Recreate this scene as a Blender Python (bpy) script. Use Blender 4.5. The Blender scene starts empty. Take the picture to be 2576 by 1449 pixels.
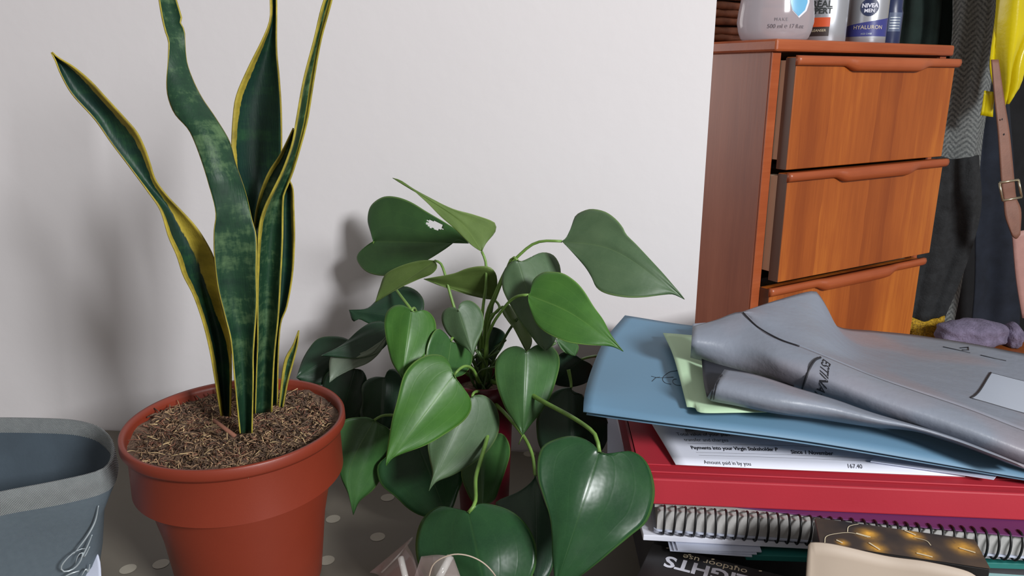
import bpy, bmesh, math, random
from mathutils import Vector, Matrix
random.seed(7)
C = bpy.context.scene.collection
# ------------------------------------------------------------------ camera
H = 0.392; PITCH = math.radians(15.5); F = 1900.0; CX, CY = 1288.0, 724.5
cp, sp = math.cos(PITCH), math.sin(PITCH)
cam = bpy.data.cameras.new('camera'); cam.sensor_width = 36; cam.lens = F/2576*36
cam.clip_start = 0.01
co = bpy.data.objects.new('camera', cam); C.objects.link(co)
co.location = (0, 0, H); co.rotation_euler = (math.pi/2-PITCH, 0, 0)
bpy.context.scene.camera = co
# ------------------------------------------------------------------ light
sc = bpy.context.scene
sc.view_settings.view_transform = 'Standard'; sc.view_settings.look = 'None'
sc.view_settings.exposure = 0.0; sc.view_settings.gamma = 1.0
sc.view_settings.use_curve_mapping = False
w = bpy.data.worlds.new('world'); sc.world = w; w.use_nodes = True
w.node_tree.nodes['Background'].inputs[0].default_value = (1.0, 0.94, 0.90, 1)
w.node_tree.nodes['Background'].inputs[1].default_value = 0.29
la = bpy.data.lights.new('window_daylight', 'AREA'); la.shape = 'RECTANGLE'; la.size = 0.42; la.size_y = 0.42
la.energy = 72; la.color = (0.97, 0.985, 1.0)
lo = bpy.data.objects.new('window_daylight', la); C.objects.link(lo)
lo.location = (1.39, -1.18, 1.2)
lo.rotation_euler = (Vector((-0.15, 0.6, 0.2))-Vector(lo.location)).to_track_quat('-Z', 'Y').to_euler()

lb = bpy.data.lights.new('side_fill', 'AREA'); lb.size = 0.8; lb.energy = 9; lb.color = (1.0, 0.95, 0.93)  # added unseen fill lamp, brightens the left side of the chest
l2 = bpy.data.objects.new('side_fill', lb); C.objects.link(l2); l2.location = (-1.3, 1.75, 0.5)
l2.rotation_euler = (Vector((0.4, 1.2, 0.1))-Vector(l2.location)).to_track_quat('-Z', 'Y').to_euler()
# ------------------------------------------------------------------ maths
def ray(px, py):
    u = (px-CX)/F; v = (py-CY)/F
    return Vector((u, cp-v*sp, -sp-v*cp))
def at(px, py, q):
    """pixel to a world point: q >= 0.3 is the distance Y, q < 0.3 the height z"""
    r = ray(px, py)
    k = (q/r.y) if q >= 0.3 else ((q-H)/r.z)
    return Vector((0, 0, H))+r*k
def catmull(pts, n):
    """smooth resampling of a polyline of tuples to n+1 points by arc length"""
    P = [Vector(p) for p in pts]
    if len(P) == 2:
        return [P[0].lerp(P[1], i/n) for i in range(n+1)]
    Q = [P[0]*2-P[1]]+P+[P[-1]*2-P[-2]]
    D = []
    for i in range(1, len(Q)-2):
        for k in range(12):
            t = k/12
            a, b, c, d = Q[i-1], Q[i], Q[i+1], Q[i+2]
            D.append(0.5*((2*b)+(c-a)*t+(2*a-5*b+4*c-d)*t*t+(3*b-a-3*c+d)*t**3))
    D.append(P[-1])
    L = [0]
    for i in range(1, len(D)): L.append(L[-1]+(D[i]-D[i-1]).length)
    out = []; j = 0
    for i in range(n+1):
        s = L[-1]*i/n
        while j < len(L)-2 and L[j+1] < s: j += 1
        d = L[j+1]-L[j]
        out.append(D[j].lerp(D[j+1], 0 if d < 1e-12 else (s-L[j])/d))
    return out
# ------------------------------------------------------------------ objects
def tag(o, label=None, cat=None, group=None, kind=None):
    if label: o['label'] = label
    if cat: o['category'] = cat
    if group: o['group'] = group
    if kind: o['kind'] = kind
    return o
def thing(name, label, cat, loc, rz=0, group=None):
    o = bpy.data.objects.new(name, None); C.objects.link(o)
    o.empty_display_size = 0.02
    o.location = loc; o.rotation_euler = (0, 0, rz)
    return tag(o, label, cat, group)
def link(name, me, m, parent=None, local=False, smooth=True):
    o = bpy.data.objects.new(name, me); C.objects.link(o)
    if m is not None and not me.materials:
        for x in (m if isinstance(m, (list, tuple)) else [m]): me.materials.append(x)
    if smooth: me.polygons.foreach_set('use_smooth', [True]*len(me.polygons))
    if parent is not None:
        o.parent = parent
        if not local:
            root = parent; M = Matrix.Identity(4)
            chain = []
            while root: chain.append(root); root = root.parent
            for r in reversed(chain):
                M = M @ r.matrix_parent_inverse @ (Matrix.Translation(r.location) @ r.rotation_euler.to_matrix().to_4x4())
            o.matrix_parent_inverse = M.inverted()
    return o
def mesh_of(verts, faces):
    me = bpy.data.meshes.new('m'); me.from_pydata([tuple(v) for v in verts], [], faces); me.update(); return me
def solid(o, th, off=0):
    md = o.modifiers.new('s', 'SOLIDIFY'); md.thickness = th; md.offset = off; return o
def bevel(o, wd, seg=2):
    md = o.modifiers.new('b', 'BEVEL'); md.width = wd; md.segments = seg; md.limit_method = 'ANGLE'; return o
def box(name, m, lo_, hi_, parent=None, local=False, bv=0.0015, smooth=False):
    x0, y0, z0 = lo_; x1, y1, z1 = hi_
    v = [(x0,y0,z0),(x1,y0,z0),(x1,y1,z0),(x0,y1,z0),(x0,y0,z1),(x1,y0,z1),(x1,y1,z1),(x0,y1,z1)]
    f = [(0,3,2,1),(4,5,6,7),(0,1,5,4),(1,2,6,5),(2,3,7,6),(3,0,4,7)]
    o = link(name, mesh_of(v, f), m, parent, local, smooth)
    if bv: bevel(o, bv)
    return o
def prism(name, m, poly, z0, z1, parent=None, bv=0.0, local=False):
    n = len(poly)
    a = sum(poly[i][0]*poly[(i+1)%n][1]-poly[(i+1)%n][0]*poly[i][1] for i in range(n))
    if a < 0: poly = poly[::-1]
    v = [(p[0], p[1], z0) for p in poly]+[(p[0], p[1], z1) for p in poly]
    f = [tuple(range(n))[::-1], tuple(range(n, 2*n))]+[(i, (i+1)%n, n+(i+1)%n, n+i) for i in range(n)]
    o = link(name, mesh_of(v, f), m, parent, local, False)
    if bv: bevel(o, bv)
    return o
def tube_data(pts, rad, seg=8, taper=None):
    V, Fc = [], []
    n = len(pts)
    prev = None
    for i, p in enumerate(pts):
        t = (pts[min(i+1, n-1)]-pts[max(i-1, 0)]).normalized()
        if prev is None:
            a = t.orthogonal().normalized()
        else:
            a = (prev-t*prev.dot(t)).normalized()
        prev = a; b = t.cross(a)
        r = rad if taper is None else rad*taper(i/(n-1))
        for k in range(seg):
            th = 2*math.pi*k/seg
            V.append(p+a*(math.cos(th)*r)+b*(math.sin(th)*r))
    for i in range(n-1):
        for k in range(seg):
            k2 = (k+1) % seg
            Fc.append((i*seg+k, i*seg+k2, (i+1)*seg+k2, (i+1)*seg+k))
    Fc.append(tuple(range(seg))[::-1]); Fc.append(tuple((n-1)*seg+k for k in range(seg)))
    return V, Fc
def tube(name, pts, rad, m, parent=None, seg=8, taper=None, n=None, local=False):
    P = [Vector(p) for p in pts]
    if n: P = catmull(P, n)
    return link(name, mesh_of(*tube_data(P, rad, seg, taper)), m, parent, local)
def joined(name, parts, m, parent=None, local=False):
    V, Fc = [], []
    for v, f in parts:
        b = len(V); V += list(v); Fc += [tuple(i+b for i in q) for q in f]
    return link(name, mesh_of(V, Fc), m, parent, local)
def lathe(name, prof, m, parent=None, seg=48, center=(0,0,0), cap=True, sx=1, sy=1, local=False):
    V, Fc = [], []
    for r, z in prof:
        for k in range(seg):
            a = 2*math.pi*k/seg
            V.append((center[0]+r*math.cos(a)*sx, center[1]+r*math.sin(a)*sy, center[2]+z))
    for i in range(len(prof)-1):
        for k in range(seg):
            k2 = (k+1) % seg
            Fc.append((i*seg+k, i*seg+k2, (i+1)*seg+k2, (i+1)*seg+k))
    if cap:
        Fc.append(tuple(range(seg))[::-1]); Fc.append(tuple((len(prof)-1)*seg+k for k in range(seg)))
    return link(name, mesh_of(V, Fc), m, parent, local)
class Surf:
    """a sheet lofted through rows of points, each row (px, py, Y or z)"""
    def __init__(s, rows, nu=32, nv=12, wob=0, world=False):
        R = []
        for r in rows:
            R.append(catmull([Vector(p) if world else at(*p) for p in r], nu))
        s.G = []
        cols = [catmull([R[j][i] for j in range(len(R))], nv) for i in range(nu+1)]
        for j in range(nv+1): s.G.append([cols[i][j] for i in range(nu+1)])
        s.nu, s.nv = nu, nv
    def pt(s, u, v):
        u = min(max(u, 0), 1)*s.nu; v = min(max(v, 0), 1)*s.nv
        i = min(int(u), s.nu-1); j = min(int(v), s.nv-1); a, b = u-i, v-j
        G = s.G
        return (G[j][i]*(1-a)+G[j][i+1]*a)*(1-b)+(G[j+1][i]*(1-a)+G[j+1][i+1]*a)*b
    def nrm(s, u, v):
        e = 0.01
        n = (s.pt(u+e, v)-s.pt(u-e, v)).cross(s.pt(u, v+e)-s.pt(u, v-e)).normalized()
        return n if n.dot(s.pt(u, v)-Vector((0, 0, H))) < 0 else -n
    def off(s, u, v, d): return s.pt(u, v)+s.nrm(u, v)*d
    def mesh(s):
        V = [p for r in s.G for p in r]; n = s.nu+1
        me = mesh_of(V, [(j*n+i, j*n+i+1, (j+1)*n+i+1, (j+1)*n+i) for j in range(s.nv) for i in range(s.nu)])
        uv = me.uv_layers.new(name='UVMap')
        for l in me.loops:
            k = l.vertex_index; uv.data[l.index].uv = ((k % n)/s.nu, (k//n)/s.nv)
        return me
    def obj(s, name, m, parent=None, th=0.0006):
        o = link(name, s.mesh(), m, parent)
        if th: solid(o, th)
        return o
def text_data(t, size=1.0, align='LEFT', bold=0.0, spacing=1.0, sub=0):
    cu = bpy.data.curves.new('t', 'FONT'); cu.body = t; cu.size = size; cu.align_x = align; cu.align_y = 'CENTER'
    cu.offset = bold; cu.space_character = spacing; cu.resolution_u = 3
    ob = bpy.data.objects.new('t', cu); C.objects.link(ob)
    dg = bpy.context.evaluated_depsgraph_get()
    me = bpy.data.meshes.new_from_object(ob.evaluated_get(dg))
    V = [v.co.copy() for v in me.vertices]; Fc = [tuple(p.vertices) for p in me.polygons]
    if sub:
        bm = bmesh.new(); bm.from_mesh(me); bmesh.ops.triangulate(bm, faces=bm.faces)
        bmesh.ops.subdivide_edges(bm, edges=[e for e in bm.edges if e.calc_length() > 0.12*size], cuts=sub, use_grid_fill=True)
        bmesh.ops.triangulate(bm, faces=bm.faces); bm.verts.index_update()
        V = [v.co.copy() for v in bm.verts]; Fc = [tuple(v.index for v in f.verts) for f in bm.faces]; bm.free()
    bpy.data.objects.remove(ob); bpy.data.curves.remove(cu); bpy.data.meshes.remove(me)
    return V, Fc
def disc_patch(outline, fn, n=5):
    """filled outline as rings so that it follows a curved body"""
    cx = sum(p[0] for p in outline)/len(outline); cy = sum(p[1] for p in outline)/len(outline); k = len(outline)
    V = [fn(cx, cy)]+[fn(cx+(x-cx)*j/n, cy+(y-cy)*j/n) for j in range(1, n+1) for x, y in outline]
    Fc = [(0, 1+i, 1+(i+1) % k) for i in range(k)]
    for j in range(n-1):
        a = 1+j*k; Fc += [(a+i, a+k+i, a+k+(i+1) % k, a+(i+1) % k) for i in range(k)]
    return mesh_of(V, Fc)
def print_text(name, t, size, fn, m, parent, **k):
    """flat lettering; fn maps 2-D text coordinates (metres) to a 3-D point on the thing"""
    V, Fc = text_data(t, size, **k)
    return link(name, mesh_of([fn(v.x, v.y) for v in V], Fc), m, parent, smooth=False)
def ribbon(pts, wd, nrm):
    V, Fc = [], []
    for i, p in enumerate(pts):
        t = (pts[min(i+1, len(pts)-1)]-pts[max(i-1, 0)]).normalized()
        s = t.cross(nrm(i) if callable(nrm) else nrm).normalized()*wd/2
        V += [p-s, p+s]
        if i: Fc.append((2*i-2, 2*i-1, 2*i+1, 2*i))
    return V, Fc
# ------------------------------------------------------------------ materials
def lin(c):
    return tuple(((x/255)/12.92 if x/255 <= 0.04045 else ((x/255+0.055)/1.055)**2.4) for x in c)+(1,)
MATS = {}
class N:
    def __init__(s, name):
        s.m = bpy.data.materials.new(name); s.m.use_nodes = True; s.t = s.m.node_tree
        s.b = s.t.nodes['Principled BSDF']; s.out = s.t.nodes['Material Output']
    def n(s, typ, **k):
        x = s.t.nodes.new(typ)
        for a, b in k.items(): setattr(x, a, b)
        return x
    def l(s, a, b): s.t.links.new(a, b)
    def coord(s, scale=(1,1,1), kind='Object', rot=(0,0,0)):
        tc = s.n('ShaderNodeTexCoord'); mp = s.n('ShaderNodeMapping')
        mp.inputs['Scale'].default_value = scale; mp.inputs['Rotation'].default_value = rot
        s.l(tc.outputs[kind], mp.inputs[0]); return mp.outputs[0]
    def noise(s, vec, scale, det=4, rough=0.55):
        x = s.n('ShaderNodeTexNoise'); x.inputs['Scale'].default_value = scale
        x.inputs['Detail'].default_value = det; x.inputs['Roughness'].default_value = rough
        s.l(vec, x.inputs['Vector']); return x.outputs['Fac']
    def ramp(s, fac, stops):
        r = s.n('ShaderNodeValToRGB'); e = r.color_ramp.elements
        while len(e) > 1: e.remove(e[-1])
        e[0].position = stops[0][0]; e[0].color = stops[0][1]
        for p, c in stops[1:]:
            q = e.new(p); q.color = c
        s.l(fac, r.inputs[0]); return r.outputs[0]
    def mix(s, fac, a, b, mode='MIX'):
        x = s.n('ShaderNodeMix', data_type='RGBA', blend_type=mode)
        for v, i in ((fac, 0), (a, 6), (b, 7)):
            if hasattr(v, 'is_linked'): s.l(v, x.inputs[i])
            else: x.inputs[i].default_value = v
        return x.outputs[2]
    def math(s, op, a, b=None, c=None):
        x = s.n('ShaderNodeMath', operation=op)
        for v, i in ((a, 0), (b, 1), (c, 2)):
            if v is None: continue
            if hasattr(v, 'is_linked'): s.l(v, x.inputs[i])
            else: x.inputs[i].default_value = v
        return x.outputs[0]
    def col(s, c):
        if hasattr(c, 'is_linked'): s.l(c, s.b.inputs['Base Color'])
        else: s.b.inputs['Base Color'].default_value = c
    def set(s, **k):
        for a, b in k.items(): s.b.inputs[a.replace('_', ' ')].default_value = b
    def bump(s, h, st=0.3, dist=0.001):
        x = s.n('ShaderNodeBump'); x.inputs['Strength'].default_value = st; x.inputs['Distance'].default_value = dist
        s.l(h, x.inputs['Height']); s.l(x.outputs[0], s.b.inputs['Normal'])
def flat(name, c, rough=0.6, var=0.12, scale=30, bump=0.1, metal=0.0, bscale=None, dist=0.0006, **k):
    if name in MATS: return MATS[name]
    q = N(name); v = q.coord(); f = q.noise(v, scale)
    a = lin(c); d = tuple(x*(1-var) for x in a[:3])+(1,); e = tuple(min(1, x*(1+var)) for x in a[:3])+(1,)
    q.col(q.ramp(f, [(0.3, d), (0.7, e)])); q.set(Roughness=rough, Metallic=metal, **k)
    if bump: q.bump(q.noise(v, bscale or scale*12), bump, dist)
    MATS[name] = q.m; return q.m

def leaf_mat(name, c, dark, rough=0.36, vein=0.35, edge=(120,150,60), trans=0.12, spec=0.5):
    q = N(name); tc = q.n('ShaderNodeUVMap'); sx = q.n('ShaderNodeSeparateXYZ'); q.l(tc.outputs[0], sx.inputs[0])
    s = q.math('ABSOLUTE', q.math('MULTIPLY_ADD', sx.outputs[0], 2.0, -1.0))
    v = q.coord(); n1 = q.noise(v, 45, 3); n2 = q.noise(v, 900, 2)
    base = q.ramp(n1, [(0.3, lin(dark)), (0.7, lin(c))])
    def line(c0, wd):   # 1 on the line
        d = q.math('ABSOLUTE', q.math('SUBTRACT', s, c0))
        return q.math('SUBTRACT', 1.0, q.math('MINIMUM', q.math('DIVIDE', d, wd), 1.0))
    veins = q.math('MAXIMUM', line(0.0, 0.035), q.math('MULTIPLY', q.math('MAXIMUM', line(0.36, 0.025), line(0.68, 0.02)), 0.22))
    lc = lin(edge)
    c1 = q.mix(q.math('MULTIPLY', veins, vein), base, lc)
    ef = q.math('MULTIPLY', q.math('GREATER_THAN', s, 0.965), 0.75)
    c2 = q.mix(ef, c1, lc)
    c3 = q.mix(q.math('MULTIPLY', n2, 0.18), c2, lin(tuple(min(255, x+30) for x in c)))
    q.col(c3); q.set(Roughness=rough, Specular_IOR_Level=spec)
    q.bump(q.math('SUBTRACT', q.math('MULTIPLY', n1, 1.2), q.math('MULTIPLY', veins, 0.25)), 0.4, 0.001)
    tr = q.n('ShaderNodeBsdfTranslucent'); q.l(c3, tr.inputs[0])
    ms = q.n('ShaderNodeMixShader'); ms.inputs[0].default_value = trans
    q.l(q.b.outputs[0], ms.inputs[1]); q.l(tr.outputs[0], ms.inputs[2]); q.l(ms.outputs[0], q.out.inputs[0])
    return q.m
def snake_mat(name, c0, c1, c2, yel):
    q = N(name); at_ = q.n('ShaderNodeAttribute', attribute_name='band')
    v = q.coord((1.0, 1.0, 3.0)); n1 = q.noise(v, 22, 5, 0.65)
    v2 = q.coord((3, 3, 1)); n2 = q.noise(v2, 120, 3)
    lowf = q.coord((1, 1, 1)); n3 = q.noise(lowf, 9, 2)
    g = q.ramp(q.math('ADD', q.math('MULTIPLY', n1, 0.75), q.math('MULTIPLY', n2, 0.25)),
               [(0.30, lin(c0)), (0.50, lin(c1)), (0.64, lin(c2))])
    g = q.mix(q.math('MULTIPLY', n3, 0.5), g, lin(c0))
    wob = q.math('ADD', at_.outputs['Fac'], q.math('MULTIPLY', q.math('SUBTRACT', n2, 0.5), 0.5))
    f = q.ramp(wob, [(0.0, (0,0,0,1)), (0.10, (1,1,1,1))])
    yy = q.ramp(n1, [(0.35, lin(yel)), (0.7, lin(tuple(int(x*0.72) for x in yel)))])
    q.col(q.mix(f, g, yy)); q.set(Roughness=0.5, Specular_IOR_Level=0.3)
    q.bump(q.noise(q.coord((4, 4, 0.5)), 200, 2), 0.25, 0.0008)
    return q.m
def wood(name, a, b, c, strips=0, gx=1.0, axis='z', rough=0.38):
    q = N(name)
    st = (1.0, 1.0, 0.06) if axis == 'z' else (0.06, 1.0, 1.0) if axis == 'x' else (1.0, 0.06, 1.0)
    v = q.coord(st)
    g1 = q.noise(v, 160, 4, 0.7); g2 = q.noise(v, 22, 2, 0.4)
    fig = q.noise(q.coord((1, 1, 0.45)), 9, 3)
    g3 = q.noise(q.coord(tuple(x*0.5 if x < 0.5 else x for x in st)), 520, 3, 0.7)
    f = q.math('ADD', q.math('MULTIPLY', g2, 0.42), q.math('ADD', q.math('ADD', q.math('MULTIPLY', g1, 0.2), q.math('MULTIPLY', g3, 0.12)), q.math('MULTIPLY', fig, 0.3)))
    if strips:
        sx = q.n('ShaderNodeSeparateXYZ'); q.l(q.coord(), sx.inputs[0])
        wn = q.n('ShaderNodeTexWhiteNoise', noise_dimensions='1D')
        q.l(q.math('FLOOR', q.math('ADD', q.math('MULTIPLY', sx.outputs[0], strips), q.math('MULTIPLY', fig, 0.7))), wn.inputs['W'])
        f = q.math('ADD', f, q.math('MULTIPLY_ADD', wn.outputs['Value'], 0.14, -0.07))
    q.col(q.ramp(f, [(0.36, lin(a)), (0.52, lin(b)), (0.66, lin(c))]))
    q.set(Roughness=rough); q.bump(g1, 0.12, 0.0006); return q.m
def weave(name, a, b, scale, rough=0.85, ang=0.0, bump=0.6, dist=0.0008):
    q = N(name); v = q.coord((1, 1, 1), rot=(0, 0, ang))
    w1 = q.n('ShaderNodeTexWave', wave_type='BANDS', bands_direction='DIAGONAL'); w1.inputs['Scale'].default_value = scale
    w1.inputs['Distortion'].default_value = 1.2
    q.l(v, w1.inputs[0]); n = q.noise(v, scale*0.3, 3)
    f = q.math('ADD', q.math('MULTIPLY', w1.outputs['Fac'], 0.6), q.math('MULTIPLY', n, 0.4))
    q.col(q.ramp(f, [(0.25, lin(a)), (0.75, lin(b))])); q.set(Roughness=rough); q.bump(f, bump, dist); return q.m
def herringbone(name, a, b):
    q = N(name); uv = q.n('ShaderNodeUVMap'); sx = q.n('ShaderNodeSeparateXYZ'); q.l(uv.outputs[0], sx.inputs[0])
    z = q.math('PINGPONG', q.math('MULTIPLY', sx.outputs[0], 6.0), 1.0)
    t = q.math('SINE', q.math('MULTIPLY', q.math('ADD', q.math('MULTIPLY', sx.outputs[1], 90.0), q.math('MULTIPLY', z, 1.6)), 6.283))
    n = q.noise(q.coord(), 300, 3)
    f = q.math('ADD', q.math('MULTIPLY_ADD', t, 0.16, 0.5), q.math('MULTIPLY', q.math('SUBTRACT', n, 0.5), 0.9))
    q.col(q.ramp(f, [(0.2, lin(a)), (0.8, lin(b))])); q.set(Roughness=0.95); q.bump(f, 0.5, 0.001); return q.m

m_wall = flat('wall_paint', (216,212,213), 0.9, 0.015, 3, 0.12, bscale=60, dist=0.002)
m_wallb = flat('back_wall_paint', (150,146,144), 0.9, 0.03, 3, 0.1)
m_table = flat('taupe_oilcloth', (106,100,89), 0.5, 0.05, 8, 0.08, bscale=400)
m_dot = flat('off_white_print', (158,152,138), 0.5, 0.04, 40, 0)
m_pot = flat('terracotta_plastic', (122,46,28), 0.42, 0.05, 18, 0.08, bscale=700)
m_redpot = flat('red_glazed_pot', (84,12,26), 0.4, 0.05, 20, 0)
m_soil = flat('peat_soil', (104,82,66), 0.95, 0.45, 160, 1.0, bscale=500, dist=0.003)
m_fibre = flat('coir_fibre', (150,120,92), 0.9, 0.35, 60, 0)
m_fibre2 = flat('pale_fibre', (190,164,122), 0.9, 0.3, 60, 0)
m_fibre3 = flat('red_bark_fibre', (128,84,66), 0.9, 0.3, 60, 0)
m_felt = weave('grey_blue_canvas', (84,96,106), (108,120,128), 900)
m_feltin = flat('grey_inner_lining', (70,82,92), 0.9, 0.1, 30, 0.2)
m_band = weave('woven_trim', (104,110,112), (168,172,172), 420, bump=1.0, dist=0.001)
m_silver = flat('silver_print', (190,200,205), 0.35, 0.02, 30, 0, metal=0.4)
m_white = flat('white_paper', (222,224,236), 0.7, 0.02, 20, 0.05)
m_white2 = flat('cool_white_paper', (190,196,214), 0.7, 0.03, 20, 0.05)
m_ink = flat('black_ink', (30,30,36), 0.6, 0.05, 20, 0)
m_blue = flat('blue_card', (96,132,158), 0.6, 0.03, 12, 0.08, bscale=500)
m_green_p = flat('pale_green_paper', (178,206,172), 0.7, 0.02, 12, 0.04)
m_red = flat('red_card', (172,38,52), 0.6, 0.05, 12, 0.08, bscale=500)
m_purple = flat('purple_card', (96,40,92), 0.6, 0.05, 12, 0.05)
m_teal = flat('teal_card', (30,110,104), 0.6, 0.05, 12, 0.05)
def bag_mat():
    q = N('grey_poly_mailer'); v = q.coord(); n = q.noise(v, 7, 2)
    c = q.mix(q.ramp(n, [(0.52, (0,0,0,1)), (0.72, (0.5,0.5,0.5,1))]), lin((126,132,144)), lin((160,124,118)))
    q.col(c); q.set(Roughness=0.42, Specular_IOR_Level=0.35)
    q.bump(q.math('ADD', q.noise(v, 28, 3), q.math('MULTIPLY', q.noise(v, 300, 2), 0.12)), 0.45, 0.003); return q.m
m_bag = bag_mat()
m_bagin = flat('black_mailer_lining', (40,42,50), 0.5, 0.1, 14, 0.1)
m_label = flat('clear_label_patch', (178,186,200), 0.25, 0.02, 14, 0.05)
m_black = flat('black_plastic', (20,20,22), 0.4, 0.1, 14, 0)
m_coil = flat('black_wire', (16,16,18), 0.45, 0.1, 14, 0)
m_blackcard = flat('black_printed_card', (30,28,28), 0.35, 0.15, 14, 0.05)
m_pages = flat('page_edges', (172,170,168), 0.8, 0.08, 200, 0.15, bscale=900)
m_beige = flat('beige_card', (172,156,140), 0.6, 0.03, 20, 0.04)
m_creamprint = flat('cream_print', (214,200,170), 0.5, 0.03, 20, 0)
m_orangeprint = flat('orange_print', (206,140,60), 0.5, 0.2, 300, 0)
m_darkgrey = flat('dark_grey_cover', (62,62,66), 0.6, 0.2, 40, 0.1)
m_woodf = wood('teak_front', (132,62,18), (156,80,26), (184,106,36), strips=19.0)
m_woods = wood('teak_side', (124,72,58), (144,86,66), (158,98,76))
m_woode = wood('teak_lip', (138,64,34), (156,78,42), (170,92,54), axis='x')
m_woodd = wood('dark_end_grain', (70,44,34), (88,58,44), (100,68,52))
m_cream = flat('cream_runner', (206,186,160), 0.6, 0.04, 20, 0)
m_dark = flat('dark_recess', (26,26,32), 0.7, 0.1, 20, 0)
m_floor = wood('floor_wood', (110,62,30), (136,80,42), (150,92,52), axis='y')
m_oak = wood('bench_wood', (118,62,26), (150,82,38), (166,96,50), axis='x')
m_yellow = flat('yellow_pvc', (214,196,16), 0.3, 0.12, 10, 0.3, bscale=40, dist=0.003)
m_leather = flat('tan_leather', (132,92,76), 0.55, 0.12, 40, 0.4, bscale=300)
m_leatherp = flat('pink_leather', (178,136,128), 0.55, 0.08, 40, 0.3, bscale=300)
m_brass = flat('pale_metal', (196,186,160), 0.3, 0.05, 20, 0, metal=0.8)
m_blackcloth = flat('black_cloth', (24,25,28), 0.95, 0.3, 25, 0.5, bscale=500)
m_knit = flat('charcoal_knit', (38,40,42), 0.95, 0.35, 60, 0.8, bscale=260, dist=0.002)
m_greencloth = flat('dark_green_cloth', (24,40,36), 0.95, 0.3, 25, 0.5, bscale=500)
m_navycloth = flat('navy_cloth', (30,36,48), 0.95, 0.3, 25, 0.5, bscale=500)
m_gold = flat('gold_sequin', (190,150,30), 0.4, 0.6, 260, 1.0, bscale=400, dist=0.003)
m_lilac = flat('lilac_plush', (120,112,136), 0.95, 0.3, 60, 0.8, bscale=300, dist=0.003)
m_herring = herringbone('herringbone_wool', (66,70,72), (134,138,136))
m_wicker = flat('brown_wicker', (146,92,64), 0.6, 0.3, 60, 0.3)
m_wickerd = flat('dark_wicker_core', (70,38,26), 0.7, 0.3, 60, 0.3)
m_sil = flat('silver_tube', (176,178,184), 0.34, 0.03, 20, 0, metal=0.55)
m_navy = flat('navy_plastic', (40,50,84), 0.35, 0.05, 20, 0)
m_navyl = flat('slate_blue_plastic', (86,98,124), 0.35, 0.05, 20, 0)
m_orange = flat('orange_label', (206,82,40), 0.4, 0.05, 20, 0)
m_brown = flat('dark_brown_label', (54,42,40), 0.4, 0.05, 20, 0)
m_indigo = flat('indigo_label', (58,62,128), 0.35, 0.05, 20, 0)
m_shield = flat('sky_blue_emblem', (110,176,214), 0.3, 0.05, 20, 0)
def clear(name, c, rough, alpha):
    q = N(name); q.col(lin(c)); q.set(Roughness=rough, IOR=1.45, Transmission_Weight=alpha)
    return q.m
m_bottle = clear('milky_clear_plastic', (208,200,206), 0.1, 0.55)
def film(name, c, op):
    q = N(name); q.col(lin(c)); q.set(Roughness=0.08, Specular_IOR_Level=0.8)
    t = q.n('ShaderNodeBsdfTransparent'); ms = q.n('ShaderNodeMixShader'); ms.inputs[0].default_value = op
    q.l(t.outputs[0], ms.inputs[1]); q.l(q.b.outputs[0], ms.inputs[2]); q.l(ms.outputs[0], q.out.inputs[0]); return q.m
m_film = film('clear_film', (200,180,178), 0.32)
m_tubeclear = film('clear_tube', (214,210,206), 0.4)

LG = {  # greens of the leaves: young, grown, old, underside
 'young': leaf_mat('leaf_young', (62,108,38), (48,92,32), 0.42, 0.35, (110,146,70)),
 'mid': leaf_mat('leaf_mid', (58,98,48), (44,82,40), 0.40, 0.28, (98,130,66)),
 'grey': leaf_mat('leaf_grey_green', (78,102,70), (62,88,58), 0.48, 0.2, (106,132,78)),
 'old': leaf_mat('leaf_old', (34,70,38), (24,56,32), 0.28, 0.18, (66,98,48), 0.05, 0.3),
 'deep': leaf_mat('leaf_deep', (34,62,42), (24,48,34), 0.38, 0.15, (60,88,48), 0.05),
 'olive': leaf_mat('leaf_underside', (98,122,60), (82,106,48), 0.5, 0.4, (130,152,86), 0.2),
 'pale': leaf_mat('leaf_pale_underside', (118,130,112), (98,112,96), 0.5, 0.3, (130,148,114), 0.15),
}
m_stem = flat('petiole_green', (104,138,62), 0.45, 0.2, 80, 0.1)
m_stemd = flat('petiole_dark', (66,92,48), 0.45, 0.2, 80, 0.1)
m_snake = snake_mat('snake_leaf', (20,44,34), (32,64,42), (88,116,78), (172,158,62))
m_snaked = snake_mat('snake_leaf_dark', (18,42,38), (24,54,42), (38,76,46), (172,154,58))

# ================================================================== structure
wa = at(265, 1078, 0.0); wb = at(1310, 1132, 0.0)
slope = (wb.y-wa.y)/(wb.x-wa.x)
def wy(x): return wa.y+slope*(x-wa.x)
r = ray(1776, 400); wx = r.x/r.y*0.735
for _ in range(4): wx = r.x/r.y*wy(wx)
FL = -0.75
wall = prism('wall_left', m_wall, [(-1.6, wy(-1.6)), (wx, wy(wx)), (wx, wy(wx)+0.13), (-1.6, wy(-1.6)+0.13)], FL, 1.7)
tag(wall, kind='structure')
# hairline marks on the plaster
tag(box('floor', m_floor, (-2.2, -2.6, FL-0.05), (2.6, 2.7, FL), bv=0), kind='structure')
tag(box('wall_back', m_wallb, (-1.6, 2.35, FL), (2.6, 2.45, 1.7), bv=0), kind='structure')
tag(box('baseboard_back', m_cream, (-1.6, 2.33, FL), (2.6, 2.35, FL+0.1)), kind='structure')

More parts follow.
